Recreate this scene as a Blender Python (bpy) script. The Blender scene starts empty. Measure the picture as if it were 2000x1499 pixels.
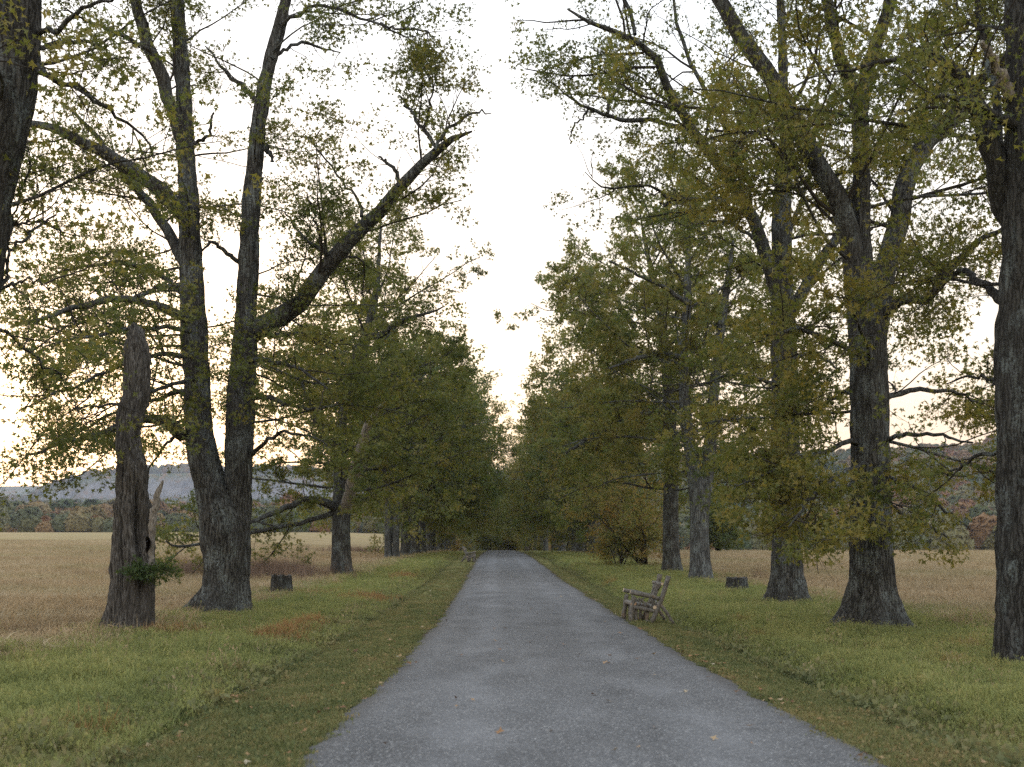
import bpy, math, random
import numpy as np
from mathutils import Vector

random.seed(7)
RNG = np.random.default_rng(7)
PI = math.pi
SC = bpy.context.scene
COL = SC.collection

# ------------------------------------------------------------------ camera
EYE = 1.8
F, CX, HY = 2200.0, 985.0, 1050.0          # focal length, vanishing point and horizon in photo pixels
cd = bpy.data.cameras.new('camera')
cam = bpy.data.objects.new('camera', cd); COL.objects.link(cam)
cam.location = (0, 0, EYE); cam.rotation_euler = (PI / 2, 0, 0)
cd.sensor_width = 36; cd.lens = F / 2000 * 36
cd.shift_x = 0.0075; cd.shift_y = 0.1502
cd.clip_start = 0.1; cd.clip_end = 14000
cd.dof.use_dof = True; cd.dof.focus_distance = 22; cd.dof.aperture_fstop = 2.0
SC.camera = cam

# ------------------------------------------------------------------ sky and sun (dusk, sun low beyond the left ridge)
SUN_EL, SUN_AZ = math.radians(4), math.radians(-20)     # azimuth from +Y, negative = left
w = bpy.data.worlds.new('World'); SC.world = w; w.use_nodes = True
nt = w.node_tree; nt.nodes.clear()
sky = nt.nodes.new('ShaderNodeTexSky'); sky.sky_type = 'NISHITA'; sky.sun_disc = False
sky.sun_elevation = SUN_EL; sky.sun_rotation = SUN_AZ
sky.altitude = 100; sky.air_density = 1.0; sky.dust_density = 3.0; sky.ozone_density = 1.0
hsv = nt.nodes.new('ShaderNodeHueSaturation'); hsv.inputs['Saturation'].default_value = 0.8
bg = nt.nodes.new('ShaderNodeBackground'); bg.inputs['Strength'].default_value = 0.15
wo = nt.nodes.new('ShaderNodeOutputWorld')
tc = nt.nodes.new('ShaderNodeTexCoord'); sz = nt.nodes.new('ShaderNodeSeparateXYZ'); nt.links.new(tc.outputs['Generated'], sz.inputs[0])
veil = nt.nodes.new('ShaderNodeValToRGB'); el = veil.color_ramp.elements       # thin high cloud, warm towards the horizon
for i_, (p_, c_) in enumerate([(0.0, (.68, .43, .22)), (.07, (.82, .58, .37)), (.17, (.92, .77, .61)), (.40, (.91, .94, .98)), (1.0, (.78, .89, 1.0))]):
    if i_ > 1: el.new(p_)
for e_, (p_, c_) in zip(el, [(0.0, (.68, .43, .22)), (.07, (.82, .58, .37)), (.17, (.92, .77, .61)), (.40, (.91, .94, .98)), (1.0, (.78, .89, 1.0))]):
    e_.position = p_; e_.color = (*c_, 1)
nt.links.new(sz.outputs[2], veil.inputs[0])
vm = nt.nodes.new('ShaderNodeVectorMath'); vm.operation = 'SCALE'; vm.inputs['Scale'].default_value = 3.9; nt.links.new(veil.outputs[0], vm.inputs[0])
sm = nt.nodes.new('ShaderNodeVectorMath'); sm.operation = 'SCALE'; sm.inputs['Scale'].default_value = .22; nt.links.new(hsv.outputs[0], sm.inputs[0])
ad = nt.nodes.new('ShaderNodeVectorMath'); ad.operation = 'ADD'; nt.links.new(vm.outputs[0], ad.inputs[0]); nt.links.new(sm.outputs[0], ad.inputs[1])
nt.links.new(sky.outputs[0], hsv.inputs['Color']); nt.links.new(ad.outputs[0], bg.inputs[0]); nt.links.new(bg.outputs[0], wo.inputs[0])
sd = bpy.data.lights.new('sun', 'SUN'); sun = bpy.data.objects.new('sun', sd); COL.objects.link(sun)
sd.energy = 0.5; sd.angle = math.radians(14); sd.color = (1.0, 0.86, 0.7)
sdir = Vector((math.sin(SUN_AZ) * math.cos(SUN_EL * 2), math.cos(SUN_AZ) * math.cos(SUN_EL * 2), math.sin(SUN_EL * 2)))
sun.rotation_euler = sdir.to_track_quat('Z', 'Y').to_euler()
SC.view_settings.view_transform = 'Standard'; SC.view_settings.look = 'None'
SC.view_settings.exposure = 1.42; SC.view_settings.gamma = 1.0; SC.view_settings.use_curve_mapping = False
SC.render.engine = 'CYCLES'
cy = SC.cycles
cy.use_denoising = False
try: cy.denoiser = 'OPENIMAGEDENOISE'; cy.denoising_input_passes = 'RGB_ALBEDO_NORMAL'
except Exception: pass
cy.max_bounces = 5; cy.diffuse_bounces = 3; cy.glossy_bounces = 1; cy.transmission_bounces = 3
cy.volume_bounces = 0; cy.caustics_reflective = False; cy.caustics_refractive = False
SC.render.use_persistent_data = False

# ------------------------------------------------------------------ numpy noise
def _hash(ix, iy, iz, seed):
    h = (ix.astype(np.int64) * 374761393 + iy.astype(np.int64) * 668265263 + iz.astype(np.int64) * 2147483647 + seed * 974711) & 0xffffffff
    h = ((h ^ (h >> 13)) * 1274126177) & 0xffffffff
    h = (h ^ (h >> 16)) & 0xffffffff
    return h / 4294967295.0
def vnoise(x, y, z=None, seed=0):
    x = np.asarray(x, float); y = np.asarray(y, float); z = np.zeros_like(x) if z is None else np.asarray(z, float)
    ix, iy, iz = np.floor(x), np.floor(y), np.floor(z)
    fx, fy, fz = x - ix, y - iy, z - iz
    fx, fy, fz = [f * f * (3 - 2 * f) for f in (fx, fy, fz)]
    r = 0
    for dx in (0, 1):
        for dy in (0, 1):
            for dz in (0, 1):
                wgt = (fx if dx else 1 - fx) * (fy if dy else 1 - fy) * (fz if dz else 1 - fz)
                r = r + wgt * _hash(ix + dx, iy + dy, iz + dz, seed)
    return r
def fbm(x, y, z=None, seed=0, o=3):
    r = 0; a = 0.5; s = 1.0; t = 0
    for k in range(o):
        r = r + a * vnoise(x * s, y * s, None if z is None else z * s, seed + k); t += a; a *= 0.5; s *= 2.03
    return r / t
def sstep(x, a, b):
    t = np.clip((np.asarray(x, float) - a) / (b - a), 0, 1); return t * t * (3 - 2 * t)

# ------------------------------------------------------------------ terrain
_ys = np.arange(-60, 7000, 1.0)
_d = np.interp(_ys, [-60, 0, 8, 14, 25, 46, 62, 80, 95, 112, 140, 176, 215, 260, 400, 7000],
               [1.5, 1.5, 1.59, 1.72, 1.79, 1.8, 1.68, 1.52, 1.50, 1.58, 1.76, 2.08, 2.75, 3.8, 7.5, 8.5])
_k = np.exp(-np.linspace(-2, 2, 17) ** 2); _k /= _k.sum()
_d = np.convolve(np.pad(_d, 8, mode='edge'), _k, 'valid')
def path_cx(Y): return np.interp(Y, [-60, 25, 46, 80, 130, 176, 260], [0.63, 0.6, 0.42, 0.08, -0.2, -0.4, -3.0])
def ground(X, Y):
    X = np.asarray(X, float); Y = np.asarray(Y, float)
    z = EYE - np.interp(Y, _ys, _d)
    zl = 3.1 * sstep(Y, 45, 310) - 8 * sstep(Y, 450, 900)
    zr = -0.00012 * np.clip(Y - 120, 0, 260) ** 2
    z = z + (zl - z) * sstep(-X, 11, 45) + (zr - z) * sstep(X, 12, 40)
    U = X - path_cx(Y)
    fade = 1 - sstep(Y, 90, 150)
    z = z - fade * (0.24 * np.exp(-((U - 3.45) / 0.42) ** 2) + 0.13 * np.exp(-((U + 3.9) / 0.45) ** 2))
    z = z - fade * 0.05 * (sstep(U, 2.0, 2.5) + sstep(-U, 2.0, 2.6))
    off = sstep(np.abs(U), 2.3, 3.4)
    z = z + off * (0.10 * (fbm(X * .5, Y * .5, seed=3) - .5) + 0.07 * (vnoise(X * 1.9, Y * 1.9, seed=9) - .5))
    z = z + 0.02 * (vnoise(X * .35, Y * .35, seed=5) - .5)
    return z
def gz(x, y): return float(ground(np.array([x]), np.array([y]))[0])
def P3(px, py, Y): return np.array([(px - CX) * Y / F, Y, EYE + (HY - py) * Y / F])
def on_ground(px, py):
    Y = np.arange(5, 400, 0.1); X = (px - CX) * Y / F
    pr = HY + (EYE - ground(X, Y)) * F / Y
    i = int(np.argmax(pr <= py + (5 if py > 1105 else 1))); return float(X[i]), float(Y[i])

# ------------------------------------------------------------------ mesh / object helpers
def mesh_np(name, V, faces_list, mats=(), smooth=False, attrs=None, midx=None):
    """faces_list: list of int arrays (n,k)."""
    me = bpy.data.meshes.new(name)
    V = np.asarray(V, np.float32).reshape(-1, 3)
    loops, starts, tots = [], [], []; off = 0
    for f in faces_list:
        if f is None or len(f) == 0: continue
        f = np.asarray(f, np.int32); n, k = f.shape
        loops.append(f.ravel()); starts.append(off + np.arange(n, dtype=np.int32) * k); tots.append(np.full(n, k, np.int32)); off += n * k
    me.vertices.add(len(V)); me.vertices.foreach_set('co', V.ravel())
    if loops:
        L = np.concatenate(loops); S = np.concatenate(starts); T = np.concatenate(tots)
        me.loops.add(len(L)); me.loops.foreach_set('vertex_index', L)
        me.polygons.add(len(S)); me.polygons.foreach_set('loop_start', S); me.polygons.foreach_set('loop_total', T)
        if smooth: me.polygons.foreach_set('use_smooth', np.ones(len(S), bool))
        if midx is not None: me.polygons.foreach_set('material_index', np.asarray(midx, np.int32))
    for m in mats: me.materials.append(m)
    if attrs:
        for an, (dom, typ, val) in attrs.items():
            a = me.attributes.new(an, typ, dom)
            a.data.foreach_set('vector' if typ == 'FLOAT_VECTOR' else 'value', np.asarray(val).ravel())
    me.update(calc_edges=True)
    return me
def link(name, data, parent=None, loc=None):
    o = bpy.data.objects.new(name, data); COL.objects.link(o)
    if parent is not None: o.parent = parent
    if loc is not None: o.location = loc
    return o
def tag(o, label=None, cat=None, group=None, kind=None):
    if label: o['label'] = label
    if cat: o['category'] = cat
    if group: o['group'] = group
    if kind: o['kind'] = kind
    return o
def empty(name, loc, rz=0):
    o = bpy.data.objects.new(name, None); COL.objects.link(o); o.location = loc; o.rotation_euler = (0, 0, rz); o.empty_display_size = .3
    return o
def copy_tree(o, parent=None):
    c = o.copy(); COL.objects.link(c); c.parent = parent
    for ch in o.children:
        copy_tree(ch, c)
    return c

class Acc:
    """collects geometry, builds one mesh object"""
    def __init__(s): s.V = []; s.F = {}; s.n = 0
    def add(s, V, *faces):
        V = np.asarray(V, float).reshape(-1, 3)
        for f in faces:
            f = np.asarray(f, np.int64)
            if f.size: s.F.setdefault(f.shape[1], []).append(f + s.n)
        s.V.append(V); s.n += len(V)
    def build(s, name, mats, parent=None, origin=(0, 0, 0), smooth=True):
        V = np.concatenate(s.V) - np.asarray(origin)
        me = mesh_np(name, V, [np.concatenate(s.F[k]) for k in sorted(s.F)], mats, smooth)
        return link(name, me, parent)

def tubes(P, R, S=6, jit=0.0, cap=True):
    """P (N,K,3), R (N,K) -> verts, quads"""
    P = np.asarray(P, float); R = np.asarray(R, float)
    if P.ndim == 2: P = P[None]; R = R[None]
    if cap:
        P = np.concatenate([P, P[:, -1:]], 1); R = np.concatenate([R, R[:, -1:] * 0.02], 1)
    N, K, _ = P.shape
    T = np.gradient(P, axis=1)
    if cap: T[:, -1] = T[:, -3]; T[:, -2] = T[:, -3]
    T /= np.linalg.norm(T, axis=2, keepdims=True) + 1e-9
    ref = np.where(np.abs(T[:, :1, 0:1]) > 0.85, np.array([0, 1.0, 0]), np.array([1.0, 0, 0])) * np.ones((N, K, 1))
    A = np.cross(T, ref); A /= np.linalg.norm(A, axis=2, keepdims=True) + 1e-9
    B = np.cross(T, A)
    th = np.arange(S) / S * 2 * PI
    rr = R[:, :, None, None] * (1 + (jit * (RNG.random((N, K, S, 1)) - .5) if jit else 0))
    V = P[:, :, None] + rr * (A[:, :, None] * np.cos(th)[None, None, :, None] + B[:, :, None] * np.sin(th)[None, None, :, None])
    base = (np.arange(N) * K * S)[:, None, None]
    k = np.arange(K - 1)[None, :, None] * S; s = np.arange(S)[None, None, :]; s2 = (s + 1) % S
    Q = np.stack([base + k + s, base + k + s2, base + k + S + s2, base + k + S + s], -1).reshape(-1, 4)
    return V.reshape(-1, 3), Q

def resample(pts, K):
    pts = np.asarray(pts, float)
    d = np.concatenate([[0], np.cumsum(np.linalg.norm(np.diff(pts[:, :3], axis=0), axis=1))])
    t = np.linspace(0, d[-1], K)
    out = np.stack([np.interp(t, d, pts[:, i]) for i in range(pts.shape[1])], 1)
    if K > 8:                                # soften the corners
        m = out.copy(); m[1:-1] = .25 * out[:-2] + .5 * out[1:-1] + .25 * out[2:]; out = m
    return out

# ------------------------------------------------------------------ material helpers
class N:
    def __init__(s, name):
        s.m = bpy.data.materials.new(name); s.m.use_nodes = True; s.t = s.m.node_tree; s.t.nodes.clear()
        s.out = s.t.nodes.new('ShaderNodeOutputMaterial')
    def n(s, typ, ins=None, **kw):
        nd = s.t.nodes.new('ShaderNode' + typ)
        for k, v in kw.items(): setattr(nd, k, v)
        for k, v in (ins or {}).items():
            if hasattr(v, 'is_linked') or isinstance(v, bpy.types.NodeSocket): s.t.links.new(v, nd.inputs[k])
            else: nd.inputs[k].default_value = v
        return nd
    def pos(s): return s.n('NewGeometry').outputs['Position']
    def obj(s): return s.n('TexCoord').outputs['Object']
    def scale(s, v, sc): return s.n('VectorMath', {0: v, 1: sc}, operation='MULTIPLY').outputs[0]
    def noise(s, v, sc, det=3, rough=.55, dist=0): return s.n('TexNoise', {'Vector': v, 'Scale': sc, 'Detail': det, 'Roughness': rough, 'Distortion': dist}).outputs['Fac']
    def ramp(s, f, stops, interp='LINEAR'):
        r = s.n('ValToRGB', {'Fac': f}); r.color_ramp.interpolation = interp
        e = r.color_ramp.elements
        while len(e) < len(stops): e.new(0.5)
        for i, (p, c) in enumerate(stops):
            e[i].position = p; e[i].color = (c if len(c) == 4 else (*c, 1)) if hasattr(c, '__len__') else (c, c, c, 1)
        return r.outputs['Color']
    def mix(s, f, a, b, mode='MIX'):
        nd = s.n('Mix', data_type='RGBA', blend_type=mode)
        for idx, v in ((0, f), (6, a), (7, b)):
            if isinstance(v, bpy.types.NodeSocket): s.t.links.new(v, nd.inputs[idx])
            else: nd.inputs[idx].default_value = (*v, 1) if hasattr(v, '__len__') and len(v) == 3 else v
        return nd.outputs[2]
    def math(s, op, a, b=0.0, c=None):
        d = {0: a, 1: b}
        if c is not None: d[2] = c
        return s.n('Math', d, operation=op).outputs[0]
    def maprange(s, v, a, b, c=0.0, d=1.0, smooth=True):
        return s.n('MapRange', {0: v, 1: a, 2: b, 3: c, 4: d}, interpolation_type='SMOOTHSTEP' if smooth else 'LINEAR').outputs[0]
    def bump(s, h, strength=.5, dist=.02): return s.n('Bump', {'Height': h, 'Strength': strength, 'Distance': dist}).outputs[0]
    def pbr(s, col, rough=.9, normal=None, spec=.2):
        d = {'Base Color': col if isinstance(col, bpy.types.NodeSocket) else (*col, 1), 'Roughness': rough, 'Specular IOR Level': spec}
        if normal is not None: d['Normal'] = normal
        b = s.n('BsdfPrincipled', d); s.t.links.new(b.outputs[0], s.out.inputs[0]); return s.m
    def leafy(s, col, trans=.35, tcol=None, rough=.6):
        df = s.n('BsdfPrincipled', {'Base Color': col, 'Roughness': rough, 'Specular IOR Level': .25})
        tr = s.n('BsdfTranslucent', {'Color': tcol if tcol is not None else col})
        mx = s.n('MixShader', {0: trans, 1: df.outputs[0], 2: tr.outputs[0]})
        s.t.links.new(mx.outputs[0], s.out.inputs[0]); return s.m

def leaf_mat(name, dark, mid, warm, warm_amt=.5):
    m = N(name)
    tint = m.n('Attribute', attribute_name='tint').outputs['Fac']
    big = m.noise(m.pos(), .55, 2)
    rnd = m.n('ObjectInfo').outputs['Random']
    f = m.math('ADD', m.math('MULTIPLY', tint, .45), m.math('MULTIPLY', big, .75))
    f = m.math('ADD', f, m.math('MULTIPLY', m.math('SUBTRACT', rnd, .5), .22))
    c = m.ramp(f, [(.30, dark), (.58, mid), (.58 + .35 * (1.15 - warm_amt), warm)])
    return m.leafy(c, .45, m.mix(1.0, c, (1.15, 1.15, .60), 'MULTIPLY'))
M = {}
M['leaf'] = leaf_mat('oak_leaf', (.070, .096, .036), (.145, .157, .050), (.26, .215, .068))
M['leaf_far'] = leaf_mat('oak_leaf_dense', (.080, .118, .054), (.145, .170, .062), (.24, .205, .072), .35)
M['leaf_warm'] = leaf_mat('oak_leaf_turning', (.10, .128, .054), (.175, .180, .062), (.30, .22, .08), .5)
M['leaf_rust'] = leaf_mat('russet_leaf', (.115, .145, .058), (.215, .215, .08), (.36, .225, .09), .5)
M['leaf_end'] = leaf_mat('golden_leaf', (.20, .20, .08), (.36, .27, .10), (.50, .28, .12), .5)
M['leaf_sprout'] = leaf_mat('sprout_leaf', (.05, .085, .035), (.085, .12, .045), (.13, .14, .055), .3)

def bark_mat(name, crack, base, lichen, lich=.5, sc=1.0):
    m = N(name); p = m.obj()
    q = m.scale(p, (1, 1, .075))
    q = m.n('VectorMath', {0: q, 1: m.scale(m.n('TexNoise', {'Vector': m.scale(p, (1, 1, .5)), 'Scale': 7.0, 'Detail': 4.0}).outputs['Color'], (.13, .13, .05))}, operation='ADD').outputs[0]
    v = m.n('TexVoronoi', {'Vector': q, 'Scale': 17.0 * sc}, feature='DISTANCE_TO_EDGE').outputs['Distance']
    fine = m.noise(m.scale(p, (1, 1, .3)), 46 * sc, 4, .7)
    f = m.math('ADD', m.math('MULTIPLY', v, 2.4), m.math('MULTIPLY', m.math('SUBTRACT', fine, .5), .9))
    c = m.ramp(f, [(.0, crack), (.28, tuple(.5 * (a + b) for a, b in zip(crack, base))), (.75, base)])
    ln = m.noise(m.scale(p, (1, 1, .55)), 2.6, 5, .68)
    spk = m.noise(p, 30, 3, .7)
    lm = m.math('MULTIPLY', m.maprange(ln, .66 - .3 * lich, .80 - .2 * lich), m.maprange(m.math('ADD', spk, m.math('MULTIPLY', f, .15)), .42, .68))
    c = m.mix(lm, c, lichen)
    big = m.noise(p, .5, 2)
    c = m.mix(m.maprange(big, .35, .7, 0, .45), c, tuple(x * .5 for x in base))
    return m.pbr(c, .95, m.bump(m.math('ADD', f, m.math('MULTIPLY', fine, .4)), .9, .035), .1)
M['bark'] = bark_mat('oak_bark', (.022, .021, .019), (.125, .124, .116), (.24, .275, .275), .70)
M['bark_dark'] = bark_mat('oak_bark_dark', (.020, .019, .017), (.094, .092, .086), (.20, .235, .235), .58)
M['bark_grey'] = bark_mat('oak_bark_grey', (.030, .030, .028), (.155, .16, .158), (.27, .31, .315), .7, .8)
M['twig'] = N('twig_bark').pbr((.040, .035, .030), .9)
def wood_mat(name, a, b, c2):
    m = N(name); p = m.obj()
    g = m.noise(m.scale(p, (1, 1, .07)), 42, 5, .7, .6)
    g2 = m.noise(m.scale(p, (1, 1, .3)), 3.5, 3)
    c = m.ramp(g, [(.38, a), (.5, b), (.64, c2)])
    c = m.mix(m.maprange(g2, .4, .7, 0, .6), c, tuple(x * .55 for x in b))
    return m.pbr(c, .9, m.bump(g, .8, .03), .1)
M['deadwood'] = wood_mat('dead_wood', (.018, .016, .014), (.085, .078, .070), (.20, .19, .175))
M['palewood'] = wood_mat('pale_broken_wood', (.10, .09, .078), (.26, .235, .205), (.42, .39, .345))
M['hollow'] = N('dark_hollow').pbr((.022, .016, .012), 1)  # one near-black colour for the inset lining of the snag's hollow

# ------------------------------------------------------------------ tree growth
def unit(v): return v / (np.linalg.norm(v, axis=-1, keepdims=True) + 1e-9)
def plen(P): return np.linalg.norm(np.diff(P, axis=1), axis=2).sum(1)
def spawn(P, R, per_m, t0, lf, lmin, lmax, ang, up, K, curl, rf, rng, flat=1.0, nmin=1):
    L = plen(P); n = np.maximum(nmin, rng.poisson(L * per_m)); idx = np.repeat(np.arange(len(P)), n)
    t = t0 + (1 - t0) * rng.random(len(idx)) ** .85
    K0 = P.shape[1]; f = t * (K0 - 1); i = np.minimum(f.astype(int), K0 - 2); fr = (f - i)[:, None]
    A, B = P[idx, i], P[idx, i + 1]
    start = A + (B - A) * fr; tan = unit(B - A)
    rad = R[idx, i] + (R[idx, i + 1] - R[idx, i]) * fr[:, 0]
    rv = rng.normal(size=(len(idx), 3)); rv[:, 2] *= flat
    perp = unit(rv - (rv * tan).sum(1, keepdims=True) * tan)
    a = np.radians(ang) * (0.7 + .6 * rng.random(len(idx)))[:, None]
    d = unit(np.cos(a) * tan + np.sin(a) * perp + np.array([0, 0, up]))
    ln = np.clip(L[idx] * lf * (.55 + .9 * rng.random(len(idx))) * (1.15 - .6 * t), lmin * (.7 + .5 * rng.random(len(idx))), lmax)
    step = (ln / (K - 1))[:, None]
    pts = [start]; cur = start; dd = d
    bend = rng.normal(size=(len(idx), 3)) * curl
    for k in range(1, K):
        dd = unit(dd + bend * .5 + rng.normal(size=dd.shape) * curl + np.array([0, 0, up * .25]))
        cur = cur + dd * step; pts.append(cur)
    P2 = np.stack(pts, 1)
    r0 = np.minimum(rad * .62, ln * rf)
    R2 = r0[:, None] * np.linspace(1, .35, K)[None]
    return P2, R2
def leaves(tips, dirs, n, size, rng, spread=.16, updir=.5, lobes=True):
    """tips (T,3): n leaves round each"""
    T = len(tips); m = T * n
    c = np.repeat(tips, n, 0) + rng.normal(size=(m, 3)) * spread * np.array([1, 1, .55])
    ax = unit(np.repeat(dirs, n, 0) * .7 + rng.normal(size=(m, 3)) + np.array([0, 0, -.25]))
    nr = rng.normal(size=(m, 3)) + np.array([0, 0, updir])
    sd_ = unit(np.cross(ax, nr)); nn = np.cross(sd_, ax)
    s = size * (.65 + .7 * rng.random(m))[:, None]
    if lobes:
        # base, left lobe, tip, right lobe, notch points: a lobed oak leaf
        pr = [(0, 0, 0), (.34, .15, .03), (1.0, 0, -.14), (.34, -.15, .03), (.62, .46, .04), (.60, .10, 0), (.62, -.46, .04), (.60, -.10, 0)]
        V = np.stack([c + s * (a * ax + b * sd_ + h * nn) for a, b, h in pr], 1)
        f = np.array([[0, 1, 2], [0, 2, 3], [1, 4, 5], [3, 7, 6]])
        Fc = (np.arange(m) * 8)[:, None, None] + f[None]
        nf = 4
    else:
        pr = [(0, 0, 0), (.45, .34, .06), (1.0, 0, -.08), (.45, -.34, .06)]
        V = np.stack([c + s * (a * ax + b * sd_ + h * nn) for a, b, h in pr], 1)
        f = np.array([[0, 1, 3], [1, 2, 3]])
        Fc = (np.arange(m) * 4)[:, None, None] + f[None]
        nf = 2
    tint = np.repeat(np.repeat(rng.random(T), n) * .55 + rng.random(m) * .45, nf)
    return V.reshape(-1, 3), Fc.reshape(-1, 3), tint

def crown(root, L0P, L0R, origin, dens=1.0, lsize=.125, nleaf=8, rng=None, lobes=True, mat='leaf', tw='twig', droop=0.0, sub=(1.5, 2.6, 5.0), spread=.12, thin=1.0, fine=True, openz=0.0):
    """branches, branchlets, twigs and leaves on the limbs L0"""
    P1, R1 = spawn(L0P, L0R, sub[0] * 1.1, .12, .36, 1.0, 3.6, 52, .10 - droop, 7, .16, .012, rng)
    P1b, R1b = spawn(L0P, L0R, sub[0] * .9, .2, .14, .5, 1.4, 60, .1, 7, .18, .010, rng)
    P1 = np.concatenate([P1, P1b]); R1 = np.concatenate([R1, R1b])
    P2, R2 = spawn(P1, R1, sub[1] * dens ** .5, .15, .42, .45, 1.5, 48, .06 - droop, 4, .20, .010, rng, .75)
    P3_, R3 = spawn(P2, R2, sub[2] * dens ** .5, .15, .42, .18, .5, 45, .05, 3, .2, .008, rng, .8)
    keep = vnoise(P3_[:, -1, 0] * .85, P3_[:, -1, 1] * .85, P3_[:, -1, 2] * 1.7, seed=int(rng.integers(999))) + .16 * rng.random(len(P3_)) > (.40 + .12 * (1 - thin)) + openz * (.13 * sstep(P3_[:, -1, 2], 6.0, 10.5) - .07 * sstep(-P3_[:, -1, 2], -6.0, -4.0))
    P3_, R3 = P3_[keep], R3[keep]
    a = Acc()
    a.add(*tubes(P1, np.maximum(R1, .006), 5 if fine else 4, cap=fine))
    if lobes: a.add(*tubes(P2, np.maximum(R2, .0035), 3, cap=False))
    if fine: a.add(*tubes(P3_, np.maximum(R3, .0025), 3, cap=False))
    o = a.build('branches', [M[tw]], root, origin); o['kind'] = 'stuff'
    tips = P3_[:, -1]; dirs = unit(P3_[:, -1] - P3_[:, 1])
    V, Fc, tint = leaves(tips, dirs, nleaf, lsize, rng, spread, .5, lobes)
    me = mesh_np('crown', V - np.asarray(origin), [Fc], [M[mat]], False, {'tint': ('FACE', 'FLOAT', tint.astype(np.float32))})
    return link('crown', me, root), len(Fc)

def auto_limbs(axis, R, n, zlo, zhi, prof, rng, el0=5, el1=60, K=10, az0=0.0, azr=None):
    """limbs growing off a stem polyline (K,3)"""
    out = []; rads = []
    z = axis[:, 2]
    for i in range(n):
        u = (i + rng.random()) / n; zz = zlo + (zhi - zlo) * u
        p = np.array([np.interp(zz, z, axis[:, k]) for k in range(3)]); rr = np.interp(zz, z, R)
        az = az0 + i * 2.399 + rng.normal() * .35
        if azr is not None: az = rng.uniform(*azr)
        L = prof(u) * (.8 + .4 * rng.random())
        el = math.radians(el0 + (el1 - el0) * u + rng.normal() * 8)
        d = np.array([math.cos(az) * math.cos(el), math.sin(az) * math.cos(el), math.sin(el)])
        pts = [p]; cur = p
        sgn = -1 if u < .35 else 1
        for k in range(1, K):
            d = unit(d + rng.normal(size=3) * .095 + np.array([0, 0, sgn * .05 * (1 if k > K / 3 else -1.4)]))
            cur = cur + d * L / (K - 1); pts.append(cur)
        out.append(np.array(pts)); r0 = min(rr * .4, .0085 * L + .010)
        rads.append(np.linspace(r0, r0 * .22, K))
    return np.array(out), np.array(rads)

def trunk_mesh(pts, S=80, dz=.06, flare=.5, ridge=.03, seed=0, lobes=5, extra=None, bury=.25):
    """pts: rows (x,y,z,r) from the ground up. A furrowed trunk with root flare"""
    pts = np.asarray(pts, float); L = np.linalg.norm(np.diff(pts[:, :3], axis=0), axis=1).sum()
    K = max(12, int(L / dz)); q = resample(pts, K)
    for _ in range(4): q[1:-1] = .25 * q[:-2] + .5 * q[1:-1] + .25 * q[2:]
    P, R = q[:, :3], q[:, 3]
    h = P[:, 2] - P[0, 2]
    T = unit(np.gradient(P, axis=0)); A = unit(np.cross(T, np.array([0, 1.0, 0.0]))); B = np.cross(T, A)
    th = np.arange(S) / S * 2 * PI
    TH = th[None] + np.zeros((K, 1)); H = h[:, None] + np.zeros((1, S))
    rg = np.random.default_rng(seed)
    ph = rg.random(3) * 6.28
    lob = .5 + .5 * np.cos(lobes * TH + ph[0] + .8 * np.sin(2 * TH + ph[1]))
    rr = R[:, None] * (1 + flare * np.exp(-H / .40) * (.35 + .9 * lob) + .10 * flare * np.exp(-H / 1.3) * lob)
    rr = rr * (1 + .07 * (fbm(np.cos(TH) * 1.2 + seed, np.sin(TH) * 1.2, H * .7, seed, 3) - .5) * 2)
    rm = R[:, None]
    n1 = fbm(np.cos(TH) * rm * 13 + 7, np.sin(TH) * rm * 13, H * 1.7, seed + 11, 2)
    n2 = fbm(np.cos(TH) * rm * 34 + 7, np.sin(TH) * rm * 34, H * 5, seed + 21, 2)
    rdg = np.abs(2 * n1 - 1) * 1.6
    rr = rr + ridge * (np.clip(rdg, 0, 1) - .5) + ridge * .7 * (n2 - .5)
    if extra: rr = extra(rr, TH, H, P)
    V = P[:, None] + rr[..., None] * (A[:, None] * np.cos(TH)[..., None] + B[:, None] * np.sin(TH)[..., None])
    V[0, :, 2] -= bury
    k = np.arange(K - 1)[:, None] * S; s = np.arange(S)[None]; s2 = (s + 1) % S
    Q = np.stack([k + s, k + s2, k + S + s2, k + S + s], -1).reshape(-1, 4)
    V = np.concatenate([V.reshape(-1, 3), P[-1:] + T[-1:] * R[-1] * .3])
    Tf = np.stack([(K - 1) * S + np.arange(S), (K - 1) * S + (np.arange(S) + 1) % S, np.full(S, K * S)], -1)
    return V, Q, Tf, q

def px_path(pts, Y, dy=0.0):
    """photo-traced centre line with radius in pixels -> world rows x,y,z,r; the line moves dy metres in depth along its length"""
    n = len(pts); out = []
    for i, (x, y, r) in enumerate(pts):
        Yi = Y + dy * (i / max(1, n - 1)) ** 1.0
        p = P3(x, y, Yi); out.append([*p, r * Yi / F])
    return np.array(out)

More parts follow.
